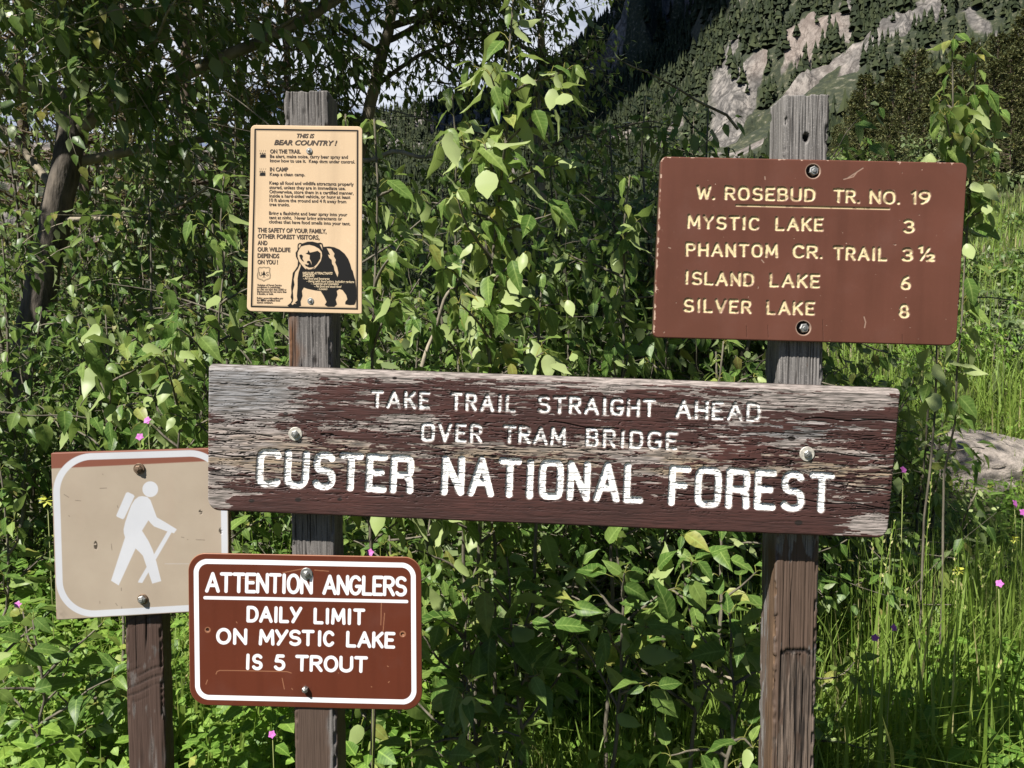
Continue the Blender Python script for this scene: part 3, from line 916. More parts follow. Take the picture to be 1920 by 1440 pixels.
scr = [np.array([(405, 1264), (407, 1259), (412, 1257), (480, 1258), (538, 1259.5), (546, 1262)]), np.array([(386, 1283), (389, 1275)]), np.array([(529, 1272), (533, 1292)]), np.array([(536, 1316), (539, 1308)]),
       np.array([(715, 1131), (714, 1172)]), np.array([(721, 1150), (718, 1185)]), np.array([(455, 1084), (484, 1090)]), np.array([(530, 1074), (570, 1066)]), np.array([(590, 1069), (616, 1071)]),
       np.array([(726, 1249), (728, 1250)]), np.array([(443, 1166), (444.5, 1168)]), np.array([(547, 1291), (548.5, 1293)]), np.array([(634, 1262), (635, 1262)]), np.array([(730, 1278), (728, 1280)]), np.array([(696, 1288), (697, 1288)])]
sc = sst(1.1, .35, AP.strokes(scr, 3)) * .55
holes = np.maximum(sst(3.6, 2.6, np.hypot(PX - 755, PY - 1190)), sst(3.6, 2.6, np.hypot(PX - 389.5, PY - 1181)) * .7)
hr = np.maximum(sst(2, .8, np.abs(np.hypot(PX - 755, PY - 1189) - 4.6)), sst(2, .8, np.abs(np.hypot(PX - 389.5, PY - 1181) - 4.2))) * .5
AP.K[..., 0] = L
AP.K[..., 1] = np.clip(sc + hr + sst(1.6, .3, -AP.d) * .6, 0, 1)
AP.K[..., 2] = np.clip(holes * .9 + .22 * np.exp(-((PX - 577) / 4) ** 2) * sst(1080, 1090, PY) * sst(1150, 1085, PY) * vnoise(PX / 1.5, PY / 12, 3) + .35 * np.exp(-((PX - 573) / 10) ** 2 - ((PY - 1296) / 9) ** 2), 0, 1)
AP.H = AP.H - holes * 2 + (fbm(U / 160, V / 160, 2, 2) - .5) * 3
angler = empty('anglers_notice', tuple(at(572, 1185, PY0)), 'brown metal notice with rounded corners and white lettering for anglers, low on the left post', 'notice sign')
AP.build('sign_plate', M['angler'], angler, (0, .5, 0, 0))
bolt(angler, 575, 1075.5, AP.Y, 6.5, 11.5, 0.007, wmat='zinc', rot=.2)
bolt(angler, 573, 1291.5, AP.Y, 6.2, 0, 0.009, rot=.5)

# ------------------------------------------------------------------ hiker symbol sign
HQ = [(95, 849.5), (427, 839.5), (430.5, 1144), (105, 1163)]
HP = Panel(HQ, HY - 0.016, 0.0155, 0.85, (3, 3, 3, 4), round_edge(1.5))
U, V = HP.U, HP.V; PX, PY = HP.PX, HP.PY


def z6(P):
    P = np.array(P, float)
    return P / 4 + np.array([80, 820])


ins = 8.5; rr = 66
qx = np.abs(U - HP.w / 2) - (HP.w / 2 - ins - rr); qy = np.abs(V - HP.h / 2) - (HP.h / 2 - ins - rr)
rs = np.abs(np.hypot(np.maximum(qx, 0), np.maximum(qy, 0)) + np.minimum(np.maximum(qx, qy), 0) - rr)
L = sst(6.5, 5.6, rs)
L = np.maximum(L, sst(15.2, 14.2, np.hypot(PX - (80 + 807 / 4), PY - (820 + 389 / 4))))
body = [(745, 441), (720, 445), (690, 468), (664, 510), (640, 575), (618, 640), (607, 690), (609, 720), (618, 750), (513, 1075), (570, 1110), (697, 833), (728, 862), (752, 888), (782, 978), (822, 1097),
        (889, 1078), (852, 930), (824, 842), (792, 775), (745, 700), (793, 622), (812, 645), (835, 668), (930, 704), (985, 719), (1006, 690), (925, 640), (856, 600), (832, 535), (808, 470), (785, 447)]
pack = [(625, 417), (640, 411), (680, 430), (689, 442), (612, 606), (600, 614), (558, 596), (552, 586)]
stick = [(938, 702), (968, 711), (747, 1092), (715, 1088), (720, 1074)]
for P in (body, pack, stick):
    L = np.maximum(L, HP.inside(z6(P), .6))
lineY = 878.7 + (PX - 95) * (-14.0 / 295)
bandm = sst(1.2, -1.2, PY - lineY)
marks = [z6([(160, 428), (195, 450)]), z6([(245, 473), (285, 476)]), z6([(515, 800), (520, 845)]), z6([(560, 512), (565, 528)]), z6([(428, 1230), (429, 1245)]), z6([(548, 1245), (560, 1262)]), z6([(592, 1270), (593, 1283)]), z6([(590, 1130), (590, 1150)]),
         z6([(1040, 748), (1060, 752)]), z6([(1085, 765), (1090, 767)]), z6([(1150, 768), (1215, 770)]), z6([(430, 383), (480, 380)]), z6([(450, 275), (452, 280)]), z6([(195, 588), (202, 592)])]
mk = sst(1.1, .3, HP.strokes(marks, 3)) * .5
kn = 0
for kx, ky, rx, ry in ((1185, 562, 14, 18), (398, 812, 14, 34), (1336, 705, 14, 26)):
    X = (PX - 80 - kx / 4) * 4 / rx; Yk = (PY - 820 - ky / 4) * 4 / ry
    rk = np.hypot(X, Yk)
    kn = np.maximum(kn, sst(1.1, .8, rk) * sst(.42, .6, vnoise(PX / 2.0, PY / 2.0, 5) + .15))
scr = sst(1.2, .4, HP.strokes([z6([(918, 948), (1095, 948)])], 3)) * .25
HP.K[..., 0] = np.clip(L + scr, 0, 1)
HP.K[..., 1] = bandm * (1 - .0 * L) + sst(3.5, 0, -HP.d) * .6 * sst(.45, .55, vnoise(U / 20, V / 20, 3))
HP.K[..., 2] = np.clip(mk + kn * .9 + .35 * np.exp(-((PX - 117) / 9) ** 2 - ((PY - 1150) / 10) ** 2) * vnoise(PX / 6.0, PY / 6.0, 2), 0, 1) * (1 - .6 * L)
HP.H = HP.H - kn * .8
hiker = empty('hiker_sign', tuple(at(262, 1003, HY)), 'square faded tan sign with a white hiker symbol and white border', 'pictogram sign')
HP.build('sign_board', M['hiker'], hiker, (0, 1, .2, 0))
bolt(hiker, 261.5, 878.5, HP.Y, 7.2, 10.5, 0.010, mat='rusty', wmat='rusty', rot=.1, wthick=.004)
bolt(hiker, 268, 1123, HP.Y, 8, 10, 0.010, mat='zinc', wmat='rusty', rot=.3, wthick=.003)

# ------------------------------------------------------------------ bear notice
EQ = [(470.5, 234.5), (679.5, 237), (678.5, 588.5), (463, 583.5)]
EP = Panel(EQ, PY0 - 0.0045, 0.0022, 0.5, (9, 9, 3, 9), round_edge(1.0))
U, V = EP.U, EP.V; PX, PY = EP.PX, EP.PY


def z2(P):
    P = np.array(P, float)
    return P / 5.143 + np.array([440, 390])


bear = [(605, 365), (610, 345), (630, 335), (652, 342), (700, 325), (750, 323), (800, 336), (825, 333), (847, 342), (856, 374), (910, 370), (960, 378), (1010, 400), (1060, 440), (1095, 490), (1115, 540), (1128, 590), (1140, 608),
        (1150, 650), (1165, 700), (1172, 760), (1176, 850), (1170, 905), (1155, 936), (1110, 938), (1066, 930), (1066, 905), (1086, 880), (1075, 840), (1040, 792), (1010, 783), (985, 800), (992, 840), (975, 885), (988, 930), (960, 955),
        (900, 955), (868, 935), (886, 905), (860, 850), (830, 802), (780, 797), (700, 780), (668, 768), (650, 800), (656, 850), (638, 900), (642, 945), (600, 960), (540, 966), (508, 940), (540, 915), (552, 890), (540, 860), (548, 820), (544, 760),
        (560, 625), (580, 600), (606, 560), (610, 510), (590, 470), (587, 430), (606, 402)]
face = [(640, 372), (682, 360), (720, 356), (768, 368), (812, 392), (838, 425), (842, 460), (830, 510), (800, 552), (772, 584), (720, 597), (682, 588), (652, 555), (622, 515), (607, 470), (608, 430), (622, 400)]
eye_r = [(708, 404), (726, 430), (762, 422), (800, 412), (828, 436), (828, 486), (795, 540), (762, 572), (720, 576), (684, 560), (672, 540), (700, 552), (715, 540), (702, 520), (728, 512), (742, 548), (738, 520), (722, 490), (724, 455), (700, 446), (682, 440), (704, 428)]
eye_l = [(622, 455), (640, 446), (660, 462), (654, 490), (672, 520), (652, 512), (634, 490)]
leg = [(632, 535), (636, 560), (616, 620), (606, 680), (606, 770), (600, 850), (606, 890), (580, 915), (598, 925), (575, 922), (560, 935), (548, 925), (562, 905), (568, 870), (562, 800), (578, 740), (570, 690), (584, 620), (612, 585)]
back = [(888, 388), (930, 394), (962, 440), (955, 465), (975, 500), (968, 525), (988, 570), (1000, 625), (992, 665), (980, 640), (962, 600), (955, 560), (940, 540), (935, 500), (912, 480), (900, 450), (920, 455), (905, 420)]
ear1 = [(616, 372), (622, 352), (640, 350), (630, 372), (620, 388)]
ear2 = [(820, 352), (836, 352), (842, 374), (846, 405), (834, 380)]
tail = [(1040, 800), (1062, 815), (1082, 860), (1060, 890), (1050, 930), (1010, 930), (985, 890), (1000, 830), (1012, 795)]
I = lambda P: EP.inside(z2(P), .35)
K0 = I(bear)
for P in (face, leg, back, ear1, ear2): K0 = K0 * (1 - I(P))
for P in (eye_r, eye_l): K0 = np.maximum(K0, I(P))
for cx, cy, r in ((712, 522, 17),): K0 = np.maximum(K0, sst(1.1, .9, np.hypot((PX - 440 - cx / 5.143) * 5.143 / r, (PY - 390 - cy / 5.143) * 5.143 / (r * .8))))
K0 = np.maximum(K0, sst(1.1, .5, EP.strokes([z2([(690, 585), (712, 596), (742, 592), (770, 575)]), z2([(690, 545), (705, 555), (722, 545)])], 3)) * .9)
# border: heavy line with a fine one inside
d = -EP.d
K0 = np.maximum(K0, sst(2.0, 1.3, np.abs(d - 8.6)) * sst(0, 1, d))
K0 = np.maximum(K0, sst(.6, .2, np.abs(d - 11.4)) * .6)
for oy in (0, 34):
    pw = np.array([[(487, 295.5), (488, 290), (493, 288.5), (498.5, 290), (498.5, 296), (490, 296.2)], [(486.5, 288.6), (488.3, 285.6), (490, 287.8), (489, 289.4)], [(490.5, 288), (492, 285.6), (494, 287.4), (493, 289)], [(494.5, 288.2), (496.5, 286.2), (498.4, 288.4), (497, 289.6)]], dtype=object)
    for P in pw: K0 = np.maximum(K0, EP.inside(np.array(P, float) + np.array([-.8 * (oy > 0), oy]), .9))
    cl = [np.array([(x, 284.4 + oy), (x + .7 * (x - 492) / 6, 281.6 + oy)]) for x in (487.5, 490.5, 494, 497.5)]
    K0 = np.maximum(K0, sst(.7, .2, EP.strokes(cl, 2)) * .7)
sh = z2([(228, 583), (240, 572), (262, 577), (283, 570), (305, 577), (328, 571), (342, 583), (338, 615), (346, 650), (342, 680), (318, 690), (300, 695), (283, 708), (266, 695), (246, 690), (224, 680), (219, 650), (228, 615)])
K0 = np.maximum(K0, sst(.95, .45, EP.strokes([np.vstack([sh, sh[:1]])], 3)) * .8)
c = sh.mean(0); sh2 = c + (sh - c) * .86
K0 = np.maximum(K0, sst(.5, .15, EP.strokes([np.vstack([sh2, sh2[:1]])], 3)) * .5)
K0 = np.maximum(K0, EP.inside(z2([(283, 602), (303, 650), (288, 648), (288, 668), (278, 668), (278, 648), (263, 650)]), .3))
K0 = np.maximum(K0, sst(.95, .5, EP.strokes([z2([(240, 620), (240, 645), (247, 655), (255, 655), (262, 645), (262, 620)]), z2([(326, 624), (315, 619), (306, 626), (310, 636), (322, 641), (326, 650), (316, 657), (305, 651)])], 3)) * .85)
K0 = np.maximum(K0, sst(.7, .2, EP.strokes([z2([(268, 672), (300, 672)])], 2)) * .7)
EP.K[..., 0] = K0
blot = sst(1.2, .5, np.hypot((PX - 493) / 4.5, (PY - 563) / 2.6) + .6 * (vnoise(PX / 1.5, PY / 1.5, 2) - .5))
EP.K[..., 2] = np.clip(blot, 0, 1)
EP.H = EP.H + (fbm(U / 130, V / 130, 2, 6) - .5) * 3
bearo = empty('bear_notice', tuple(at(572, 411, PY0)), 'tan metal bear country notice with a black bear drawing, high on the left post', 'notice sign')
EP.build('sign_plate', M['bear'], bearo, (0, 0, 0, 0))

TX = [('THIS IS', 556.7, 258.3, 589.7, 258.8, 'bi'), ('BEAR COUNTRY !', 514, 271.5, 632.5, 273, 'bi'), ('ON THE TRAIL', 506.5, 287.3, 563.7, 287.6, 'b'),
      ('Be alert, make noise, carry bear spray and', 506, 295.8, 652.3, 297.4, 'r'), ('know how to use it.  Keep dogs under control.', 506, 303.8, 665.6, 306.4, 'r'),
      ('IN CAMP', 505.7, 320.7, 540, 321, 'b'), ('Keep a clean camp.', 505.5, 329.4, 571.8, 330.2, 'r'),
      ('Keep all food and wildlife attractants properly', 504.7, 345.6, 663, 348.2, 'r'), ('stored, unless they are in immediate use.', 504.7, 353.9, 647.7, 356, 'r'),
      ('Othwerwise, store them in a certified manner,', 504.7, 362, 662.7, 364.8, 'r'), ('inside a hard-sided vehicle, or hung at least', 504.7, 369.8, 656.8, 372.6, 'r'),
      ('10 ft above the ground and 4 ft away from', 504.7, 377.9, 649, 380.8, 'r'), ('tree trunks.', 504.5, 385.9, 542.8, 386.5, 'r'),
      ('Bring a flashlight and bear spray into your', 504.2, 402.3, 651, 405.2, 'r'), ('tent at night.  Never bring attractants or', 504.2, 410.5, 641.2, 413, 'r'), ('clothes that have food smells into your tent.', 504.2, 418.4, 656.8, 422.2, 'r'),
      ('THE SAFETY OF YOUR FAMILY,', 483, 435, 612, 437.4, 'b'), ('OTHER FOREST VISITORS,', 483, 446.7, 599, 449, 'b'), ('AND', 483, 459, 501.4, 459.4, 'b'),
      ('OUR WILDLIFE', 483, 471.3, 544.4, 472.4, 'b'), ('DEPENDS', 483, 483.2, 523.6, 483.9, 'b'), ('ON YOU !', 483, 495.1, 521, 495.4, 'b'),
      ('Violation of Forest Service', 482.2, 536.2, 528, 536.6, 'r'), ('regulations is punishable', 482.2, 540.1, 525.5, 540.5, 'r'), ('by a fine not more than $5000 or', 482.2, 544.3, 537.2, 544.9, 'r'),
      ('imprisonment for not more than', 482.2, 548.4, 537.2, 549, 'r'), ('6 months, or both.', 482.2, 552.6, 513, 552.9, 'r'), ('Refer: www.igbconline.org', 482, 560.6, 531, 561.2, 'r'),
      ('for list of certified food', 482, 564.8, 525, 565.3, 'r'), ('storage containers.', 482, 568.8, 512, 569.2, 'r'),
      ('WILDLIFE ATTRACTANTS', 567.7, 514.2, 623.7, 514.8, 'wb'), ('INCLUDE:', 567.7, 518.8, 589.7, 519.1, 'wb'), ('- All food and beverages', 568.3, 524, 618, 524.8, 'w'),
      ('- Items with food odors, including garbage', 575, 529, 664.2, 530.6, 'w'), ('- Toiletries and cosmetics', 583, 533.8, 635.4, 534.4, 'w'), ('- Pet food and stock food', 589.3, 538.6, 640.2, 539.6, 'w'), ('- Coolers', 595.5, 543.6, 614, 543.9, 'w')]
tmp = []
for t in TX:
    cu = bpy.data.curves.new('lettering', 'FONT'); cu.body = t[0]; cu.resolution_u = 3
    if 'b' in t[5]: cu.offset = 0.034
    else: cu.offset = 0.020
    if 'i' in t[5] or 'w' in t[5]: cu.shear = 0.28
    o = bpy.data.objects.new('lettering', cu); COL.objects.link(o); tmp.append(o)
dg = bpy.context.evaluated_depsgraph_get()
gd, gw = Geo(), Geo()
for o, t in zip(tmp, TX):
    me = o.evaluated_get(dg).to_mesh()
    me.calc_loop_triangles()
    v = np.zeros(len(me.vertices) * 3); me.vertices.foreach_get('co', v); v = v.reshape(-1, 3)
    f = np.zeros(len(me.loop_triangles) * 3, np.int32); me.loop_triangles.foreach_get('vertices', f); f = f.reshape(-1, 3)
    o.evaluated_get(dg).to_mesh_clear()
    sx = (t[3] - t[1]) / (v[:, 0].max() - v[:, 0].min())
    cap = {'b': 8.0, 'bi': 9.0, 'r': 6.2, 'w': 4.4, 'wb': 4.4}[t[5]]
    if t[0] == 'THIS IS': cap = 7.6
    if t[0] in ('ON THE TRAIL', 'IN CAMP'): cap = 7.2
    if t[2] > 535 and t[5] == 'r': cap = 3.9
    sy = cap / 0.70
    x = t[1] + (v[:, 0] - v[:, 0].min()) * sx
    y = t[2] + (t[4] - t[2]) * (x - t[1]) / (t[3] - t[1]) - v[:, 1] * sy
    uu, vv = happly(EP.Hi, x, y)
    hs = (fbm(uu * EP.w / 130, vv * EP.h / 130, 2, 6) - .5) * 3 * EP.m
    Wp = at(x, y, EP.Y); Wp[:, 1] -= hs + 0.0004
    (gw if 'w' in t[5] else gd).add(Wp, [f])
for o in tmp:
    cu = o.data; bpy.data.objects.remove(o); bpy.data.curves.remove(cu)
gd.obj('printed_text', M['ink'], bearo, False)
gw.obj('printed_text', M['pale_ink'], bearo, False)
bolt(bearo, 580, 283, EP.Y, 3.2, 5.6, 0.004, wmat='zinc', dome=True)
bolt(bearo, 582.5, 564.5, EP.Y, 3.6, 6, 0.004, wmat='zinc', dome=True)

# ------------------------------------------------------------------ terrain
RC = 700.0
SKX = np.array([-1e5, -2500, -600, 0, 300, 560, 660, 740, 850, 1000, 1130, 1210, 1350, 1500, 1920, 2600, 5000, 1e5])
SKE = np.array([.10, .14, .20, .20, .21, .24, .255, .268, .282, .30, .33, .39, .48, .57, .70, .70, .45, .15])


def H(x, y, zone=False):
    x = np.asarray(x, float); y = np.asarray(y, float)
    r = np.hypot(x, y) + 1e-6; a = np.arctan2(x, y)
    near = .05 * (fbm(x / 1.3, y / 1.3, 3, 5) - .5) + .25 * (fbm(x / 9, y / 9, 3, 6) - .5) * sst(3, 9, r)
    rise = .19 * np.clip(r - 5.5, 0, 75) * sst(math.radians(4), math.radians(24), a) * sst(math.radians(150), math.radians(90), a)
    rise = rise + .03 * np.clip(r - 8, 0, 70)
    ac = np.clip(a, -1.5, 1.5)
    e = np.interp(960 + FPX * np.tan(ac), SKX, SKE) * sst(2.6, 1.4, np.abs(a))
    t = np.clip((r - 60) / (RC - 60), 0, 1.4)
    up = np.where(t < 1, np.maximum(t, 0) ** 1.6, 1 - (t - 1) * .6)
    px = 960 + FPX * np.tan(ac)
    big = fbm(x / 130, y / 130, 5, 15) - .5
    ridge = 1 - np.abs(2 * fbm(x / 70, y / 70, 4, 19) - 1)
    z = e * RC * up + (big * 60 + (ridge - .7) * 38) * sst(110, 330, r) * np.interp(px, [600, 1000, 1200], [.35, .5, 1])
    amp = np.interp(px, [900, 1280, 1360, 1480, 1600, 1700, 1920], [0, 0, 13, 18, 11, 13, 26]) * np.cos(np.clip(a, -1.5, 1.5)) ** .2
    jit = (fbm(x / 28, y / 28, 4, 33) - .5) * 95
    z = z + amp * sst(0, 12, r - 292 + jit) + .5 * amp * sst(0, 10, r - 340 + jit * 1.2)
    z = z + 50 * sst(0, 24, r - 520 + jit * 1.4) * np.interp(px, [700, 1000, 1130, 1300, 1500, 1650, 1900], [0, .1, .6, 1, .8, .2, .1])
    crag = (1 - np.abs(2 * fbm(x / 17, y / 17, 3, 43) - 1)) * 9 + fbm(x / 6, y / 6, 3, 47) * 3.5
    z = z + 1.7 * (crag - 8) * sst(.44, .60, fbm(x / 85, y / 85, 3, 51) + .22 * np.exp(-((r - 320 + jit) / 45) ** 2) + .10 * sst(430, 520, r)) * sst(200, 280, r)
    if zone:
        fb = fbm(x / 24, y / 24, 4, 61)
        ro = np.exp(-((r - 312 + jit) / 30) ** 2) * np.interp(px, [1290, 1360, 1640, 1700], [0, 1, 1, .3]) * sst(.43, .50, fb)
        ro = np.maximum(ro, sst(0, 18, r + jit * .8 - np.interp(px, [1560, 1800], [318, 248])) * np.interp(px, [1560, 1640], [0, 1]) * sst(.42, .50, fb) * sst(520, 470, r))
        ro = np.maximum(ro, sst(495, 530, r + jit) * sst(.47, .54, fb) * sst(1640, 1560, px))
        ro = np.maximum(ro, sst(.62, .68, fbm(x / 14, y / 14, 4, 63)) * sst(170, 230, r) * .9)
        return ro
    return near + rise + z


def polar_sheet(name, rs, az, mat, jitter=0):
    R, A = np.meshgrid(rs, az, indexing='ij')
    X = R * np.sin(A); Y = R * np.cos(A)
    Z = H(X, Y)
    n, m = len(rs), len(az)
    idx = np.arange(n * m).reshape(n, m)
    F = np.stack([idx[:-1, :-1], idx[:-1, 1:], idx[1:, 1:], idx[1:, :-1]], -1).reshape(-1, 4)[:, ::-1]
    K = np.zeros(X.shape + (4,))
    if name == 'mountain': K[..., 0] = H(X, Y, True)
    return link_mesh(name, np.stack([X, Y, Z], -1).reshape(-1, 3), [F], mat, None, {'zone': K.reshape(-1, 4)})


m, nt, b = new_mat('forest soil and turf')
n1 = noise(nt, 1.4, 6); n2 = noise(nt, 14, 6)
c = ramp(nt, n1, [(.35, (.040, .048, .018)), (.55, (.075, .09, .026)), (.7, (.11, .12, .045))])
c = mixc(nt, ramp(nt, n2, [(.4, .7), (.6, 0)]), c, (.035, .028, .018))
nt.links.new(c, b.inputs['Base Color']); b.inputs['Roughness'].default_value = .95
bump(nt, b, n2, .8, .05)
M['soil'] = m

m, nt, b = new_mat('mountain rock and scrub')
tc = nt.nodes.new('ShaderNodeNewGeometry')
sx = nt.nodes.new('ShaderNodeSeparateXYZ'); nt.links.new(tc.outputs['Normal'], sx.inputs[0])
n1 = noise(nt, .05, 8); n2 = noise(nt, .25, 8, stretch=(1, 1, .5)); n3 = noise(nt, .018, 6)
rock = ramp(nt, n2, [(.32, (.06, .055, .05)), (.46, (.13, .12, .11)), (.58, (.215, .195, .175)), (.72, (.28, .25, .225))])
n5 = noise(nt, .9, 6, stretch=(1, 1, .6))
vo = nt.nodes.new('ShaderNodeTexVoronoi'); vo.feature = 'DISTANCE_TO_EDGE'; vo.inputs['Scale'].default_value = .16
tcv = nt.nodes.new('ShaderNodeTexCoord'); mpv = nt.nodes.new('ShaderNodeMapping'); mpv.inputs['Scale'].default_value = (1, 1, .5)
nv_ = nt.nodes.new('ShaderNodeTexNoise'); nv_.inputs['Scale'].default_value = .25; nv_.inputs['Detail'].default_value = 5
av = nt.nodes.new('ShaderNodeVectorMath'); av.operation = 'MULTIPLY_ADD'; av.inputs[1].default_value = (7, 7, 7)
nt.links.new(tcv.outputs['Object'], nv_.inputs['Vector']); nt.links.new(nv_.outputs['Color'], av.inputs[0]); nt.links.new(tcv.outputs['Object'], av.inputs[2])
nt.links.new(av.outputs[0], mpv.inputs[0]); nt.links.new(mpv.outputs[0], vo.inputs['Vector'])
rock = mixc(nt, ramp(nt, vo.outputs['Distance'], [(.0, .85), (.10, 0.0)]), rock, (.045, .042, .038))
rock = mixc(nt, ramp(nt, n5, [(.36, .8), (.5, 0.0)]), rock, (.05, .046, .042))
rock = mixc(nt, ramp(nt, n3, [(.45, 0.0), (.62, .4)]), rock, (.24, .18, .148), 'MIX')
grn = ramp(nt, n1, [(.3, (.024, .032, .013)), (.5, (.042, .048, .021)), (.68, (.068, .068, .036))])
n4 = noise(nt, .55, 5)
grn = mixc(nt, ramp(nt, n4, [(.44, .9), (.60, 0.0)]), grn, (.016, .023, .010))
grn = mixc(nt, ramp(nt, n4, [(.60, 0.0), (.70, .7)]), grn, (.19, .17, .135))
zr, _, _, _ = attr_rgb(nt, 'zone')
nt.links.new(mixc(nt, ramp(nt, zr, [(.35, 0.0), (.6, 1.0)]), grn, rock), b.inputs['Base Color'])
b.inputs['Roughness'].default_value = .95
bump(nt, b, n2, 1.0, 2.5)
M['mountain'] = m

az_full = np.radians(np.linspace(-180, 180, 241))
tag(polar_sheet('ground', np.concatenate([np.linspace(.0, 14, 70), np.geomspace(14.5, 112, 40)]), az_full, M['soil']), kind='structure')
az_m = np.radians(np.concatenate([np.linspace(-180, -42, 50)[:-1], np.linspace(-42, -8, 60)[:-1], np.linspace(-8, 45, 330), np.linspace(45, 180, 50)[1:]]))
tag(polar_sheet('mountain', np.concatenate([np.linspace(111.9, 250, 50)[:-1], np.linspace(250, 700, 260), np.geomspace(710, 3000, 30)]), az_m, M['mountain']), kind='structure')

# ------------------------------------------------------------------ leaves and plants
RNG = np.random.RandomState(11)


def unit(v):
    return v / (np.linalg.norm(v, axis=-1, keepdims=True) + 1e-9)


def leaves(geo, P, D, N, L, kind='big', wid=1.0, rnd=None, curl=.25, fold=.22):
    """Add leaves: P base points, D directions, N upper-side normals, L lengths."""
    n = len(P)
    if n == 0: return
    L = np.broadcast_to(np.asarray(L, float), (n,))
    D = unit(D); Sd = unit(np.cross(D, N)); N = np.cross(Sd, D)
    if kind == 'big':
        t = np.array([.06, .2, .38, .58, .78, .91]); w = np.array([.17, .295, .33, .26, .13, .05])
    elif kind == 'mid':
        t = np.array([.28, .65]); w = np.array([.30, .22])
    else:
        t = np.array([.42]); w = np.array([.28])
    k = len(t)
    if rnd is None: rnd = RNG.rand(n)
    u = [0.0]; vv = [0.0]; z = [0.0]; g = [0.0]
    for ti, wi in zip(t, w):
        zz = -curl * ti * ti
        u += [ti, ti, ti]; vv += [-wi, 0, wi]; z += [zz + fold * wi, zz, zz + fold * wi]; g += [1, 0, 1]
    u.append(1.0); vv.append(0.0); z.append(-curl); g.append(0)
    u, vv, z, g = map(np.array, (u, vv, z, g))
    cu = (.4 + 1.2 * RNG.rand(n))[:, None]; fo = (.3 + 1.4 * RNG.rand(n))[:, None]
    zz = (-curl * u * u)[None] * cu + (fold * np.abs(vv))[None] * fo
    if kind == 'big':
        zz = zz + .035 * np.sin(u[None] * 13 + 6 * RNG.rand(n)[:, None]) * (np.abs(vv) > .01)[None]
    wv = vv[None] * wid * (.85 + .3 * RNG.rand(n))[:, None]
    V = P[:, None] + L[:, None, None] * (u[None, :, None] * D[:, None] + wv[..., None] * Sd[:, None] + zz[..., None] * N[:, None])
    nv = len(u)
    A = np.zeros((n, nv, 4)); A[..., 0] = rnd[:, None]; A[..., 1] = g[None]; A[..., 2] = u[None]; A[..., 3] = 1
    tri = [(0, 2, 1), (0, 3, 2)]; quad = []
    for i in range(k - 1):
        a = 1 + 3 * i; c = a + 3
        quad += [(a, a + 1, c + 1, c), (a + 1, a + 2, c + 2, c + 1)]
    a = 1 + 3 * (k - 1)
    tri += [(a, a + 1, nv - 1), (a + 1, a + 2, nv - 1)]
    off = (np.arange(n) * nv)[:, None, None]
    Fs = [(np.array(tri)[None] + off).reshape(-1, 3)]
    if quad: Fs.append((np.array(quad)[None] + off).reshape(-1, 4))
    geo.add(V.reshape(-1, 3), Fs, A.reshape(-1, 4))


def curve(p0, d0, length, n, wob, grav=0.0, rng=RNG):
    P = [np.array(p0, float)]; d = np.array(d0, float); d /= np.linalg.norm(d)
    for i in range(n):
        d = d + rng.normal(0, wob, 3) + np.array([0, 0, grav])
        d /= np.linalg.norm(d)
        P.append(P[-1] + d * length / n)
    return np.array(P)


def sample(P, t):
    i = np.clip((t * (len(P) - 1)).astype(int), 0, len(P) - 2)
    f = (t * (len(P) - 1) - i)[:, None]
    return P[i] * (1 - f) + P[i + 1] * f, unit(P[i + 1] - P[i])


WIND = np.array([.55, .10, .0])


def dress(lf, tw, P, L, step, rng, t0=.15, kind='big', pet=.4, wid=1.0, curl=.25, droop=.75, flip=.2, tipn=3):
    """Leaves on petioles along the shoot P."""
    ln = np.linalg.norm(np.diff(P, axis=0), axis=1).sum()
    n = max(2, int(ln * (1 - t0) / step))
    t = np.concatenate([t0 + (1 - t0) * (np.arange(n) + rng.rand(n)) / n, np.ones(tipn) * .985])
    n = len(t)
    B, T = sample(P, np.clip(t, 0, .999))
    ph = np.arange(n) * 2.4 + rng.rand() * 6 + rng.normal(0, .5, n)
    ref = unit(np.cross(T, np.array([.3, .2, .9]) + rng.normal(0, .05, (n, 3))))
    o = np.cos(ph)[:, None] * ref + np.sin(ph)[:, None] * np.cross(T, ref)
    sz = L * (.55 + .6 * rng.rand(n)) * np.where(t > .9, .7, 1)
    pd = unit(o * .8 + T * .55 + np.array([0, 0, .25]))
    E = B + pd * (sz * pet)[:, None]
    D = unit(o * .55 + T * .15 + np.array([0, 0, -droop]) + WIND * .5 + rng.normal(0, .32, (n, 3)))
    up = unit(o * .6 + np.array([0, -.25, .9]) + rng.normal(0, .3, (n, 3)))
    up = np.where((rng.rand(n) < flip)[:, None], -up, up)
    leaves(lf, E, D, up, sz, kind, wid, rng.rand(n), curl)
    if tw is not None:
        for b, e in zip(B, E):
            md = (b + e) / 2 + np.array([0, 0, .12]) * np.linalg.norm(e - b)
            tw.tube([b, md, e], [.0016, .0012, .001], 3, .97)


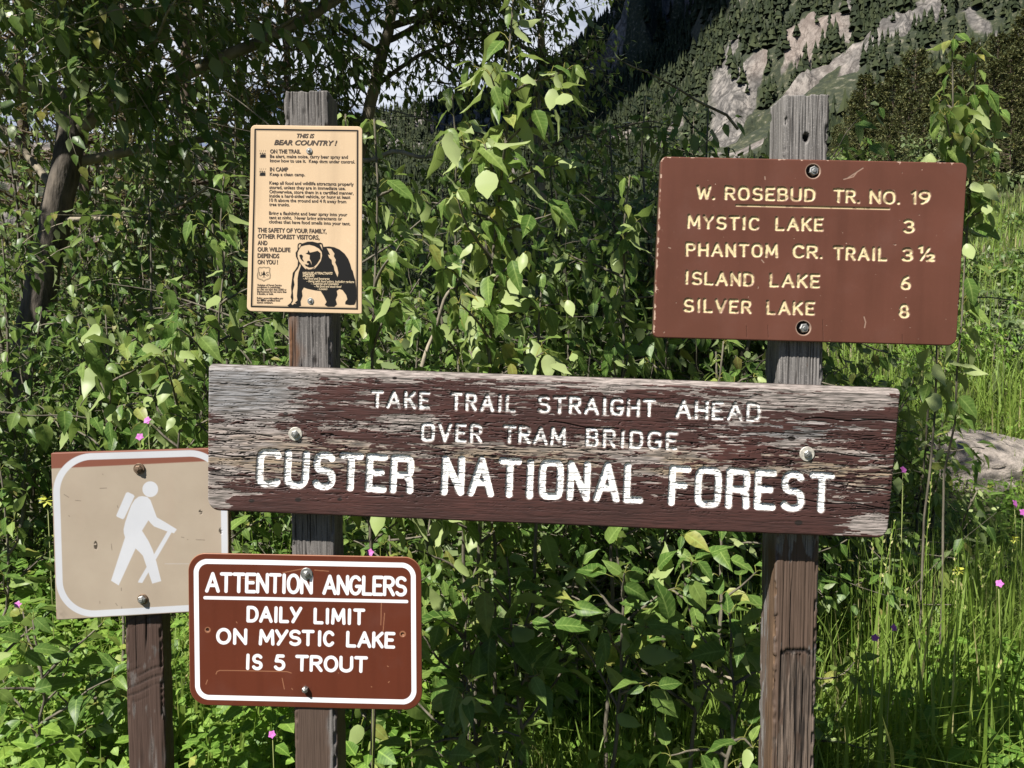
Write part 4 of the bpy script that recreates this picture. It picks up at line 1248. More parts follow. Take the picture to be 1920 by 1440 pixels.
def sapling(label, px, Y, top_px, leafL=.085, nb=9, spread=.45, lean=0.0, seed=0, mat='poplar', step=.034, b0=.15, group='poplar saplings behind the signs', base=None, pale=None, kind='big', stem_r=.008, flip=.2, wid=.82, droop=.8):
    rng = np.random.RandomState(seed)
    x = xat(px, 700, Y); z0 = float(H(x, Y)); zt = zat(top_px, Y)
    bx = x - lean * (zt - z0)
    root = empty('poplar_sapling', (bx, Y, z0), label, 'sapling', group)
    h = zt - z0
    n = 14
    s = np.linspace(0, 1, n + 1)
    P = np.stack([bx + lean * h * s + .05 * np.cumsum(rng.normal(0, .3, n + 1)) * .5, Y + .05 * np.cumsum(rng.normal(0, .25, n + 1)), z0 - .05 + (h + .05) * s], -1)
    st, lf = Geo(), Geo()
    sh = lf
    st.tube(P, np.linspace(stem_r, .0025, n + 1), 6)
    dress(lf, sh, P[int(n * .55):], leafL, step, rng, 0, kind, flip=flip, wid=wid, droop=droop)
    for k in range(nb):
        t = b0 + (.92 - b0) * (k + rng.rand() * .8) / nb
        B, T = sample(P, np.array([t]))
        an = k * 2.4 + rng.rand()
        d = np.array([math.cos(an), math.sin(an) * .8, .55 + .4 * rng.rand()])
        L = spread * (.55 + .6 * rng.rand()) * (1.15 - .75 * t)
        Q = curve(B[0], d, L, 7, .12, -.03, rng)
        st.tube(Q, np.linspace(.005, .0018, 8), 4)
        dress(lf, sh, Q, leafL * (.8 + .3 * rng.rand()), step, rng, .12, kind, flip=flip, wid=wid, droop=droop)
        if L > .3:
            B2, T2 = sample(Q, np.array([.5]))
            Q2 = curve(B2[0], T2[0] + rng.normal(0, .5, 3) + [0, 0, .3], L * .5, 5, .14, 0, rng)
            st.tube(Q2, np.linspace(.003, .0015, 6), 4)
            dress(lf, sh, Q2, leafL * .8, step, rng, .1, kind, flip=flip, wid=wid, droop=droop)
    st.obj('stem', M['twig'], root)
    lf.obj('foliage', M[mat], root)
    return root


def shrub(name, label, cat, px, Y, top_px, half_w, leafL=.05, stems=9, sub=7, step=.03, seed=0, mat='shrub', kind='mid', group=None, depth=.5, wid=.8, dead=2, x=None, ztop=None, droop=.55, low=.1, bark='twig', sub2=2, curl=.2):
    rng = np.random.RandomState(seed)
    if x is None: x = xat(px, 700, Y)
    z0 = float(H(x, Y)); zt = zat(top_px, Y) if ztop is None else ztop
    h = zt - z0
    root = empty(name, (x, Y, z0), label, cat, group)
    st, lf = Geo(), Geo()
    for i in range(stems):
        an = i * 2.4 + rng.rand(); rr = math.sqrt((i + .5) / stems)
        tx = half_w * rr * math.cos(an); ty = depth * rr * math.sin(an)
        hh = h * (.72 + .33 * rng.rand()) * (1.04 - .35 * rr * rr)
        s = np.linspace(0, 1, 11)
        P = np.stack([x + tx * (.25 + .75 * s ** 1.2) + .05 * np.cumsum(rng.normal(0, .5, 11)) * h * .2, Y + ty * (.25 + .75 * s ** 1.2) + .04 * np.cumsum(rng.normal(0, .5, 11)) * h * .2, z0 - .05 + hh * s], -1)
        r0 = .006 + .006 * h
        st.tube(P, np.linspace(r0, .003, 11), 5)
        dress(lf, None, P[6:], leafL, step, rng, 0, kind, wid=wid, droop=droop, tipn=2, curl=curl)
        for k in range(sub):
            t = low + (.95 - low) * (k + rng.rand()) / sub
            B, T = sample(P, np.array([t]))
            d = np.array([rng.normal(0, 1), rng.normal(0, 1), .25 + .5 * rng.rand()])
            L = (.24 + .35 * rng.rand()) * (min(h, 2.6) if h < 4 else h * .62) * (.62 if h > 1 else .8) * (1.15 - .6 * t)
            Q = curve(B[0], d, L, 6, .16, -.02, rng)
            st.tube(Q, np.linspace(.0045, .0018, 7), 4)
            dress(lf, None, Q, leafL, step, rng, .12, kind, wid=wid, droop=droop, tipn=2, curl=curl)
            for q in range(sub2):
                B2, T2 = sample(Q, np.array([.25 + .6 * rng.rand()]))
                Q2 = curve(B2[0], T2[0] + rng.normal(0, .6, 3), L * .55, 4, .15, -.02, rng)
                st.tube(Q2, np.linspace(.0025, .0012, 5), 3)
                dress(lf, None, Q2, leafL, step, rng, .1, kind, wid=wid, droop=droop, tipn=2, curl=curl)
    lf.obj('foliage', M[mat], root)
    if dead:
        dg_ = st
        for k in range(dead):
            p0 = np.array([x + rng.normal(0, half_w * .5), Y + rng.normal(0, depth * .3) - depth * .6, z0 + h * (.3 + .6 * rng.rand())])
            Q = curve(p0, [rng.choice([-1, 1]) * (.6 + rng.rand()), rng.normal(0, .3), .5 * rng.rand()], .5 + .5 * rng.rand(), 8, .12, 0, rng)
            dg_.tube(Q, np.linspace(.006, .002, 9), 5)
            B, T = sample(Q, np.array([.5])); Q2 = curve(B[0], T[0] + rng.normal(0, .6, 3), .3, 4, .15, 0, rng)
            dg_.tube(Q2, np.linspace(.003, .001, 5), 4)
    st.obj('stems', M[bark], root)
    return root


def tree(name, label, cat, trunk, r0, r1, limbs, leafL, ntw, seed, mat='tree', bark='bark', group=None, kind='low', twl=.9, per=18, wid=.85, droop=.65):
    """trunk: polyline points; limbs: list of (start fraction, direction, length, radius)."""
    rng = np.random.RandomState(seed)
    T = np.array(trunk, float)
    tt = np.linspace(0, 1, 34)
    P, _ = sample(T, np.clip(tt, 0, .9999))
    for _ in range(3):
        P[1:-1] = (P[:-2] + 2 * P[1:-1] + P[2:]) / 4
    P[1:-1] += rng.normal(0, r0 * .05, P[1:-1].shape)
    root = empty(name, tuple(P[0]), label, cat, group)
    tr, br, lf = Geo(), Geo(), Geo()
    rad = r0 + (r1 - r0) * tt ** .8
    rad[0] *= 1.5; rad[1] *= 1.2
    tr.tube(P, rad, 18)
    ends = []
    for (f, d, L, r) in limbs:
        B, _ = sample(P, np.array([f]))
        Q = curve(B[0], d, L, 12, .09, .012, rng)
        br.tube(Q, np.linspace(r, r * .22, 13), 7)
        for k in range(max(4, int(L * 3.2))):
            t = .12 + .86 * rng.rand()
            b2, t2 = sample(Q, np.array([t]))
            dd = t2[0] * .6 + rng.normal(0, .8, 3) + [0, 0, .1]
            S2 = curve(b2[0], dd, (.35 + .4 * rng.rand()) * L * .5 * (1.2 - .5 * t), 7, .14, -.02, rng)
            br.tube(S2, np.linspace(r * .28, .004, 8), 5)
            ends.append(S2)
        ends.append(Q)
    n = len(ends)
    for i in range(ntw):
        S2 = ends[rng.randint(n)]
        b2, t2 = sample(S2, np.array([.25 + .74 * rng.rand()]))
        Q = curve(b2[0], t2[0] * .4 + rng.normal(0, .7, 3), twl * (.4 + .7 * rng.rand()), 5, .16, -.05, rng)
        br.tube(Q, np.linspace(.005, .0018, 6), 3)
        dress(lf, None, Q, leafL, twl / per, rng, .1, kind, wid=wid, droop=droop, tipn=1)
    tr.obj('trunk', M[bark], root)
    br.obj('branches', M['twig' if bark != 'bark' else 'palebark'], root)
    lf.obj('crown', M[mat], root)
    return root


def pts(L):
    return [tuple(at(px, py, Y)) for px, py, Y in L]


# ---- the big cottonwood at the left, and its neighbours
g0 = float(H(xat(30, 700, 5.2), 5.2))
tr_pts = [(xat(20, 700, 5.2), 5.2, g0 - .1)] + pts([(40, 720, 5.2), (75, 560, 5.2), (95, 440, 5.2), (130, 310, 5.2), (140, 200, 5.25), (165, 60, 5.3), (175, -160, 5.4), (215, -460, 5.6), (240, -800, 5.7)])
tree('cottonwood_tree', 'thick leaning cottonwood trunk with rough bark and spreading leafy limbs at the far left', 'tree', tr_pts, .12, .055,
     [(.50, (1, .15, .75), 3.4, .05), (.56, (-1, .2, .5), 2.6, .05), (.45, (.9, .5, .25), 2.2, .035), (.40, (-.6, .3, .4), 1.8, .03), (.62, (.9, -.1, .9), 3.2, .05), (.72, (-.8, -.5, .7), 2.6, .05),
      (.80, (.6, -.9, .5), 2.8, .05), (.88, (.9, .3, .7), 2.8, .05), (.95, (-.6, -.7, .6), 2.4, .04), (.36, (.9, -.1, .05), 1.5, .02), (.66, (.3, -1, .2), 1.7, .03), (.58, (.6, -1, .15), 1.5, .02), (.53, (.8, -.7, .1), 1.7, .022), (.99, (.2, -.3, 1), 2.4, .05)], .115, 900, 3, kind='mid', twl=.75, per=15, droop=.8)
tr2 = [(xat(560, 700, 6.2), 6.2, float(H(xat(560, 700, 6.2), 6.2)) - .1)] + pts([(590, 640, 6.2), (640, 440, 6.2), (690, 210, 6.2), (722, 80, 6.2), (742, -10, 6.2), (770, -200, 6.3), (790, -480, 6.4)])
tree('cottonwood_tree', 'slender upright cottonwood with smooth grey trunk rising behind the bear notice post', 'tree', tr2, .062, .03,
     [(.62, (1, -.2, .12), 1.3, .03), (.70, (-1, .1, .5), 1.8, .03), (.55, (-.9, -.4, .3), 1.5, .025), (.78, (.8, .2, .7), 1.4, .03), (.86, (-.5, -.6, .8), 1.5, .03), (.95, (.4, .2, 1), 1.5, .03), (.48, (.7, -.5, .35), 1.3, .02), (.58, (1, -.1, .3), 1.0, .025), (.66, (1, .2, .45), 1.1, .025), (.74, (1, -.3, .2), .9, .025)], .09, 440, 5, bark='palebark', per=16)
tr5 = [(xat(1000, 700, 6.6), 6.6, float(H(xat(1000, 700, 6.6), 6.6)) - .1)] + pts([(1005, 600, 6.6), (1020, 400, 6.6), (1000, 230, 6.6), (1020, 100, 6.6), (1000, -40, 6.6), (1010, -200, 6.6)])
tree('cottonwood_tree', 'slim cottonwood in the middle background behind the tallest sapling', 'tree', tr5, .06, .02,
     [(.45, (1, -.2, .2), 1.0, .02), (.5, (-1, -.1, .35), 1.2, .02), (.6, (.5, .2, .6), .7, .02), (.66, (-.9, -.3, .35), 1.1, .02), (.76, (.3, -.3, .7), .6, .02), (.82, (-.8, .1, .5), .7, .02), (.55, (.0, -1, .2), .8, .015)], .085, 190, 15, bark='palebark', per=15, twl=.7)
tr3 = [(xat(-330, 700, 4.6), 4.6, float(H(xat(-330, 700, 4.6), 4.6)) - .1)] + pts([(-300, 500, 4.6), (-260, 200, 4.6), (-240, -200, 4.6), (-200, -700, 4.5), (-180, -1000, 4.5)])
tree('cottonwood_tree', 'broad cottonwood whose leafy boughs reach in from beyond the left edge', 'tree', tr3, .14, .06,
     [(.5, (1, .2, .5), 2.6, .04), (.6, (.8, -.4, .6), 2.6, .04), (.7, (.9, .5, .6), 2.8, .05), (.8, (.5, -.8, .7), 2.4, .04), (.9, (.8, .2, .8), 2.5, .04), (.66, (-.8, -.2, .6), 2, .04), (.96, (-.3, -.4, 1), 2, .04)], .095, 420, 7)

tr4 = [(-4.3, 3.3, float(H(-4.3, 3.3)) - .1), (-4.2, 3.3, 1.5), (-4.0, 3.2, 3.2), (-3.7, 3.2, 4.6), (-3.3, 3.1, 5.8), (-3.1, 3.1, 7.2)]  # out-of-view tree, added with long boughs to darken the thicket
tree('cottonwood_tree', 'unseen cottonwood added beyond the left edge, its high boughs shading the thicket', 'tree', tr4, .16, .06,
     [(.55, (1, .0, .3), 3.6, .05), (.62, (1, .25, .3), 4.0, .05), (.68, (1, -.15, .25), 3.4, .05), (.74, (1, .5, .2), 3.6, .05), (.8, (1, .1, .3), 3.4, .05), (.7, (.5, .9, .3), 2.6, .04), (.9, (.5, .3, .8), 2, .04), (.66, (1, -.42, .3), 3.6, .05), (.78, (1, -.35, .25), 3.8, .05), (.85, (1, .3, .2), 3.6, .05), (.72, (1, -.52, .3), 3.5, .05), (.82, (1, -.48, .22), 3.5, .05)], .125, 2300, 8)

# ---- conifers: one mesh family, copied
def conifer_parts(seed, h, r, needles, nlev=22, per=9, nl=1.0, nw=.6):
    rng = np.random.RandomState(seed)
    tr, lf = Geo(), Geo()
    s = np.linspace(0, 1, 9)
    tr.tube(np.stack([.04 * h * .1 * np.sin(s * 5 + seed), 0 * s, -.2 + (h + .2) * s], -1), np.linspace(.016 * h, .02, 9), 8)
    P, D, N, L = [], [], [], []
    for i in range(nlev):
        f = .03 + .95 * i / nlev
        R = r * (1 - f) ** .62 * (.75 + .5 * rng.rand())
        nb = int(per * (1.1 - .4 * f)) + 2
        for k in range(nb):
            an = 2 * math.pi * (k + rng.rand()) / nb
            o = np.array([math.cos(an), math.sin(an), .1 - .45 * (1 - f) + .5 * f])
            Q = curve((0, 0, f * h), o, R * (.7 + .5 * rng.rand()) + .1, 6, .06, .05, rng)
            tr.tube(Q, np.linspace(.006 * h * .5, .006, 7), 3)
            m = needles
            t = .2 + .8 * np.sqrt(rng.rand(m))
            B, T = sample(Q, np.clip(t, 0, .999))
            P.append(B); D.append(unit(T * .7 + rng.normal(0, .6, (m, 3)))); N.append(unit(np.array([0, 0, 1]) + rng.normal(0, .5, (m, 3)))); L.append(nl * h * (.020 + .024 * rng.rand(m)))
    leaves(lf, np.vstack(P), np.vstack(D), np.vstack(N), np.concatenate(L), 'low', nw)
    return tr, lf


def put_conifer(src, name, x, y, sc, rz, label, group):
    """copy a built conifer (thing and its two parts)"""
    r = src.copy(); COL.objects.link(r)
    r.location = (x, y, float(H(x, y)) - .05); r.scale = (sc, sc, sc); r.rotation_euler = (0, 0, rz)
    r['label'] = label; r['category'] = 'conifer'; r['group'] = group
    for ch in src.children:
        c_ = ch.copy(); COL.objects.link(c_); c_.parent = r
    return r


def conifer_source(name, seed, h, r, needles, mat, x, y, label, group, nlev=22, per=9, nl=1.0, nw=.6):
    root = empty(name, (0, 0, 0), label, 'conifer', group)
    tr, lf = conifer_parts(seed, h, r, needles, nlev, per, nl, nw)
    tr.obj('trunk', M['pinebark'], root); lf.obj('crown', M[mat], root)
    root.location = (x, y, float(H(x, y)) - .05)
    if h == 10: root.scale = (.75, .75, .75)
    return root


def xy(px, Y):
    return xat(px, 700, Y), Y


GP = 'dark pines on the slope behind the trail sign'
srcA = conifer_source('pine_tree', 1, 10, 3.0, 40, 'needles', *xy(1610, 60), 'dark pine on the slope just right of the top of the right post', GP)
srcB = conifer_source('pine_tree', 2, 10, 3.7, 46, 'needles', *xy(1875, 55), 'broad dark pine at the right edge above the grassy bank', GP, nlev=18)
k = 0
for px, Y, sc, l in ((1590, 78, .8, 'small dark pine between the right post and the taller pines'), (1660, 66, 1.05, 'tall dark pine behind the sprouting poplar tips'), (1700, 72, 1.2, 'tallest dark pine among those above the trail sign'),
                     (1745, 58, 1.0, 'dark pine directly above the upper right corner of the trail sign'), (1790, 76, 1.35, 'tall dark pine rising beside the pale cliffs'), (1815, 54, .9, 'dark pine standing left of the broad edge pine'),
                     (1850, 82, 1.5, 'very tall dark pine behind the edge pine'), (1905, 70, 1.5, 'tall dark pine touching the right edge high up'), (1640, 96, 1.0, 'dark pine higher up the slope behind the first pine'),
                     (1730, 100, 1.25, 'dark pine high on the slope under the cliffs'), (1950, 50, 1.2, 'dark pine half cut by the right edge'), (1560, 95, .7, 'little dark pine close to the side of the grey post top'), (1830, 40, .55, 'short bushy pine on the grassy bank'), (1768, 46, .6, 'short pine beside the right edge of the trail sign'),
                     (1880, 36, .5, 'lowest bushy pine on the bank above the boulder'),
                     (1605, 44, .62, 'middle sized pine low on the slope right beside the grey post'), (1690, 48, .75, 'dense pine straight above the trail sign number column'), (1720, 42, .55, 'shorter dense pine just right of the one above the number column'), (1655, 40, .5, 'small pine just peeping over the top edge of the trail sign'),
                     (1925, 44, .8, 'dense pine at the right edge halfway down the slope'), (1845, 50, .95, 'dense pine right of the poplar tips above the bank'), (1785, 48, .8, 'dense pine right behind the right poplar tip'), (1902, 60, 1.15, 'pine leaning over the right edge group from behind')):
    x, y = xy(px, Y)
    put_conifer(srcA if k % 2 else srcB, 'pine_tree', x, y, sc * .72, k * 1.3, l, GP); k += 1
GL = 'lodgepole pines behind the left trees'
srcC = conifer_source('lodgepole_pine', 4, 11, 1.6, 34, 'brown_needles', *xy(545, 17), 'olive lodgepole pine above and left of the bear notice post', GL, 26, 7, .5, .4)
for k, (px, Y, sc, l) in enumerate(((360, 15, 1.05, 'olive lodgepole pine behind the crown of the leaning cottonwood'), (250, 19, 1.2, 'lodgepole pine furthest back in the left trees'), (60, 16, 1.1, 'lodgepole pine behind the thick left trunk'),
                                    (455, 21, 1.15, 'thin lodgepole pine beside the bear notice pine'), (170, 13, .8, 'shorter lodgepole pine right of the thick left trunk'))):
    x, y = xy(px, Y)
    put_conifer(srcC, 'lodgepole_pine', x, y, sc, k * 2.1, l, GL)

# ---- far forest on the mountain: one mass
rng = np.random.RandomState(5)
N0 = 54000
a = np.radians(rng.uniform(-20, 40, N0)); r = rng.uniform(115, 760, N0) ** 1.0
X = r * np.sin(a); Y = r * np.cos(a); Z = H(X, Y)
slope = np.hypot(H(X + 2, Y) - H(X - 2, Y), H(X, Y + 2) - H(X, Y - 2)) / 4
dens = fbm(X / 60, Y / 60, 4, 55)
px = 960 + FPX * np.tan(a)
zr = H(X, Y, True)
want = np.where(r > 330, .82, .52) + .2 * ((px > 1600) & (r > 200)) + .12 * (px < 1300) + .08 * ((px > 1380) & (r < 290) & (r > 215))
keep = (dens < want) & (slope < 2.6) & ((zr < .45) | (rng.rand(N0) < .22)) & (rng.rand(N0) < np.where(r > 330, .95, .5))
X, Y, Z, r = X[keep], Y[keep], Z[keep], r[keep]
n = len(X)
hh = rng.uniform(3.5, 12.5, n) * np.where(r < 290, .45 + .4 * rng.rand(n), 1)
ns = 7
V = []; 
an = np.linspace(0, 2 * math.pi, ns, endpoint=False)[None] + rng.rand(n)[:, None] * 6
gf = Geo()
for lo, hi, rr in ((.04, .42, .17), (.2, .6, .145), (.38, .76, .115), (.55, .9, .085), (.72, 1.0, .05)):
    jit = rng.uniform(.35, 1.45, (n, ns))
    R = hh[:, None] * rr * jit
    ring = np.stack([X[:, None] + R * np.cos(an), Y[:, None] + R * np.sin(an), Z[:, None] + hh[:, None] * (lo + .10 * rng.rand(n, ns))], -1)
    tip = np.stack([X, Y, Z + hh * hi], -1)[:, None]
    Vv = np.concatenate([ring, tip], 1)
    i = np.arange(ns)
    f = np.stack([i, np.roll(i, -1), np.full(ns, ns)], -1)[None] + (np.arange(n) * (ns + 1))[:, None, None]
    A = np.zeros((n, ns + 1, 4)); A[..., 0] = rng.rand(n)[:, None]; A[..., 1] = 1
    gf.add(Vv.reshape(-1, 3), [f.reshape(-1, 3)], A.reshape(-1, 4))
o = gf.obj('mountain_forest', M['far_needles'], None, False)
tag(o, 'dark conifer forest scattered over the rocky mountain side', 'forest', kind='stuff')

# unseen cloud placed high overhead so that its shade lies on the upper mountain
n_, m_2 = 40, 28
th = np.linspace(0, 2 * math.pi, n_, endpoint=False)[None]; phv = np.linspace(-math.pi / 2, math.pi / 2, m_2)[:, None]
dx_ = np.cos(phv) * np.cos(th); dy_ = np.cos(phv) * np.sin(th); dz_ = np.sin(phv) * np.ones_like(th)
lump = 1 + .55 * (fbm(th / .5 + 3, phv / .5, 3, 91) - .4) * np.cos(phv)
Vc = np.stack([-300 + 175 * dx_ * lump, 185 + 215 * dy_ * lump, 900 + 45 * dz_ * lump], -1).reshape(-1, 3)
idx = np.arange(n_ * m_2).reshape(m_2, n_)
Fc = np.stack([idx[:-1], np.roll(idx[:-1], -1, 1), np.roll(idx[1:], -1, 1), idx[1:]], -1).reshape(-1, 4)
mc, ntc, bc = new_mat('cloud white'); bc.inputs['Base Color'].default_value = (.9, .9, .92, 1); bc.inputs['Roughness'].default_value = 1
tag(link_mesh('cloud', Vc, [Fc], mc), 'unseen white cloud placed overhead so its shade lies on the mountain', 'cloud', kind='stuff')

# ------------------------------------------------------------------ saplings with big leaves, close behind the signs
sapling('tallest poplar sapling, with large pale-backed leaves, rising between the two posts', 955, 2.25, 3, .102, 28, .36, .05, 21, step=.018, b0=.38, flip=.34, wid=.72, mat='poplar_pale')
sapling('leafy poplar sapling just left of the tallest one, its tip level with the bear notice', 858, 2.5, 165, .098, 17, .38, -.02, 22, step=.023, b0=.3, wid=.74)
sapling('poplar sapling close against the right edge of the bear notice', 712, 2.1, 225, .092, 14, .26, .02, 23, step=.024, wid=.74, b0=.45)
sapling('thin poplar shoot whose pale leaves show beside the top of the left post', 640, 1.95, 190, .075, 5, .16, .02, 24, b0=.6, step=.05)
sapling('poplar sapling left of the bear notice with leaves hanging beside its edge', 432, 2.6, 330, .10, 13, .40, .03, 25, step=.03, b0=.4)
sapling('low spreading poplar sapling in front of the thick left trunk', 190, 2.8, 575, .105, 11, .62, -.03, 26, step=.03, b0=.62)
sapling('second low poplar sapling above the hiker sign, beside the plank sign end', 330, 2.7, 600, .105, 10, .5, .05, 27, step=.03, b0=.58)
sapling('short poplar sapling with broad leaves just above the middle of the plank sign', 1035, 2.15, 515, .105, 7, .3, .08, 28, step=.04, b0=.6)
sapling('small poplar sapling above the plank sign, left of its broad-leaved neighbour', 885, 2.2, 560, .085, 7, .3, -.05, 29, step=.04, b0=.55)
sapling('poplar sapling beside the left edge of the trail sign', 1175, 2.5, 330, .092, 17, .36, .03, 30, step=.026, b0=.42, wid=.74)
sapling('bright green poplar sapling under the trail sign beside the right post', 1365, 2.3, 640, .075, 9, .3, 0, 31, 'poplar_pale', step=.03, b0=.6)
sapling('slim poplar sapling under the left corner of the trail sign', 1255, 2.6, 560, .07, 8, .3, .02, 38, 'poplar_pale', step=.032, b0=.55)
sapling('left of the two poplar shoots sprouting above the trail sign', 1742, 2.75, 68, .098, 12, .24, .0, 32, 'poplar_pale', step=.021, b0=.74, stem_r=.005, flip=.3)
sapling('right of the two poplar shoots sprouting above the trail sign', 1805, 2.8, 108, .092, 12, .24, .02, 33, 'poplar_pale', step=.022, b0=.74, stem_r=.005, flip=.3)
GQ = 'broad-leaved poplar sprouts under the plank sign'
for i, (l, px, Y, top, L) in enumerate((('broad-leaved poplar sprout right of the anglers sign', 850, 2.0, 1120, .12), ('broad-leaved poplar sprout hanging low under the middle of the plank sign', 985, 2.03, 1040, .125),
                                       ('broad-leaved poplar sprout under the word national', 1150, 2.06, 1010, .12), ('broad-leaved poplar sprout left of the right post, close under the plank sign', 1290, 2.03, 1015, .115),
                                       ('low poplar sprout with orange bud near the bottom right of the anglers sign', 900, 1.95, 1265, .11), ('poplar sprout touching the left side of the right post', 1395, 2.0, 1135, .11),
                                       ('poplar sprout filling the gap between left post and anglers sign', 720, 2.5, 985, .095), ('shaded poplar sprout deep below the plank sign', 1075, 2.7, 1080, .10),
                                       ('poplar sprout at the bottom left corner with glossy leaves', 45, 2.1, 1170, .105), ('glossy poplar sprout between the corner and the hiker post', 150, 2.3, 1270, .1),
                                       ('single poplar sprout peeping out right of the right post near the bottom', 1560, 2.2, 1260, .09), ('poplar sprout at the left edge level with the hiker sign', -10, 2.3, 880, .085),
                                       ('poplar sprout behind the bottom of the left post', 660, 2.3, 1300, .1))):
    sapling(l, px, Y, top, L * .93, 8, .34, .04 * ((i % 3) - 1), 40 + i, step=.036, b0=.5, group=GQ, flip=.05, wid=.74, droop=.18)

# ------------------------------------------------------------------ thicket behind: each bush a thing
GB = 'bushes of the thicket behind the signs'
B = [('upright leafy bush under the dark mountain, left of the grey post top', 1205, 3.8, 75, .34), ('bushy growth just above the upper left corner of the trail sign', 1320, 3.4, 150, .3), ('dark leafy bush left of the top of the trail sign, under the mountain', 1265, 3.6, 62, .46), ('tall bush between the tall sapling and the trail sign', 1120, 4.0, 125, .48), ('bush behind the tall central sapling', 985, 4.3, 130, .5),
     ('bush behind the sapling right of the bear notice', 800, 4.0, 215, .5), ('bush showing just right of the bear notice edge', 680, 3.7, 320, .45), ('bush showing just left of the bear notice edge', 470, 4.2, 400, .5),
     ('dark bush between the leaning trunk and the bear notice', 320, 4.5, 330, .6), ('dark bush at the foot of the leaning trunk', 170, 4.7, 470, .55), ('bush at the left edge in front of the thick trunk', -10, 4.0, 420, .5),
     ('bush behind the left edge of the trail sign', 1345, 3.3, 215, .42), ('bush behind the right post between trail sign and plank sign', 1480, 3.5, 545, .45), ('bush low behind the plank sign middle', 1060, 3.2, 560, .5),
     ('shaded bush under the plank sign between the posts', 1000, 3.0, 900, .5), ('shaded bush under the plank sign by the right post', 1270, 3.1, 930, .45), ('shaded bush under the left part of the plank sign', 760, 3.0, 930, .4)]
for i, (l, px, Y, top, hw) in enumerate(B):
    shrub('thicket_bush', l, 'bush', px, Y, top, hw, .08, 8, 9, .036, 60 + i, 'shrub', 'mid', GB, .45, .85, dead=2, low=.12)
GT = 'tall bushes at the back of the thicket'
B = [('tall dark bush far back between trunk and bear notice', 420, 6.6, 60, .8), ('tall dark bush far back behind the bear notice', 560, 7.2, 110, .8), ('tall dark bush far back at the left of the leaning trunk', 60, 7.0, 70, .9),
     ('tall dark bush behind the leaning trunk', 230, 7.4, 40, .9), ('tall bush far back below the gap of sky', 800, 6.8, 235, .8), ('tall bush far back right of the sky gap', 960, 7.0, 190, .8), ('tall bush far back under the dark ridge', 1120, 7.2, 215, .8),
     ('tall bush far back left of the trail sign', 1290, 8.0, 240, .9), ('tall bush far back behind the middle of the plank sign', 650, 6.0, 480, .8)]
for i, (l, px, Y, top, hw) in enumerate(B):
    shrub('tall_bush', l, 'bush', px, Y, top, hw, .09, 9, 13, .042, 90 + i, 'shrub' if i % 3 else 'tree', 'low', GT, .7, 1.0, dead=1, low=.08)
GW = 'willow bushes right of the signs'
B = [('willow bush with slender leaves beside the right end of the plank sign', 1715, 4.0, 655, .28), ('willow bush just below the trail sign corner', 1640, 4.6, 665, .4), ('willow bush at the right edge above the boulder', 1850, 8.6, 560, .5),
     ('willow bush far right against the grassy bank', 1790, 8.5, 560, .8)]
for i, (l, px, Y, top, hw) in enumerate(B):
    shrub('willow_bush', l, 'bush', px, Y, top, hw, .095, 7, 8, .026, 110 + i, 'poplar_pale' if i == 0 else 'cover', 'mid', GW, .35, .6, dead=0, low=.05, sub2=1)
GD = 'shrubs on the grassy bank'
B = [('round green shrub on the bank right of the trail sign', 1850, 14, 470, .9), ('green shrub higher on the bank at the right edge', 1930, 19, 440, 1.3), ('green shrub behind the trail sign right edge', 1770, 17, 480, 1.2), ('dark shrub on the bank near the pines', 1690, 24, 430, 1.6), ('broad dark shrub at the foot of the pines', 1880, 28, 400, 2.2),
     ('dull grey green shrub next to the trail sign lower right corner', 1835, 11, 520, .8), ('dull shrub at the right edge level with the trail sign', 1925, 13, 500, .9), ('brownish green shrub just over the sunny grass at the right edge', 1895, 10, 575, .6), ('wide shrub spreading under the pines at the right edge', 1940, 22, 410, 1.8),
     ('low shrub peeping out behind the trail sign edge', 1790, 20, 455, 1.4),
     ('dusty green shrub filling the bank beside the trail sign lower edge', 1850, 9.5, 610, .7), ('bushy shrub at the right edge just above the sunny grass', 1930, 9, 600, .6), ('dark bush on the bank right beside the trail sign at mid height', 1840, 15, 455, 1.2), ('leafy bush at the right edge at mid height of the trail sign', 1925, 16, 455, 1.2), ('broad bush high on the bank right of the trail sign top', 1860, 20, 395, 1.7)]
for i, (l, px, Y, top, hw) in enumerate(B):
    shrub('bank_shrub', l, 'shrub', px, Y, top, hw, .16, 8, 8, .11, 130 + i, 'shrub_blue' if i % 2 else 'shrub', 'low', GD, hw * .8, 1.0, dead=0, low=.05)

GS = 'broad leafy trees on the slope'
B = [('round leafy tree low on the slope right of the grey post top', 1595, 44, 262, 2.2), ('round leafy tree above the middle of the trail sign top edge', 1665, 47, 235, 2.5), ('leafy tree between the pines and the poplar tips', 1715, 41, 245, 2.3), ('leafy tree just beyond the trail sign upper right corner', 1805, 43, 225, 2.4),
     ('broad leafy tree below the edge pines', 1870, 38, 290, 2.4), ('leafy tree at the right edge under the pines', 1930, 35, 320, 2.2), ('small leafy tree on the slope left of the grey post top', 1400, 52, 300, 1.8), ('leafy tree in front of the tall edge pine', 1905, 52, 205, 2.6), ('leafy tree on the slope behind the number column', 1745, 57, 205, 2.6)]
for i, (l, px, Y, top, hw) in enumerate(B):
    shrub('slope_tree', l, 'tree', px, Y, top, hw, .42, 8, 11, .24, 160 + i, 'needles' if i % 3 == 1 else 'shrub_blue' if i % 3 else 'shrub', 'low', GS, hw * .8, 1.1, dead=0, low=.08)

# ------------------------------------------------------------------ ground plants and grass
rng = np.random.RandomState(77)


def scatter(n, y0, y1, pw=1.0):
    u = rng.rand(n)
    Y = y0 * (y1 / y0) ** (u ** pw)
    X = Y * rng.uniform(-.82, .95, n)
    return X, Y


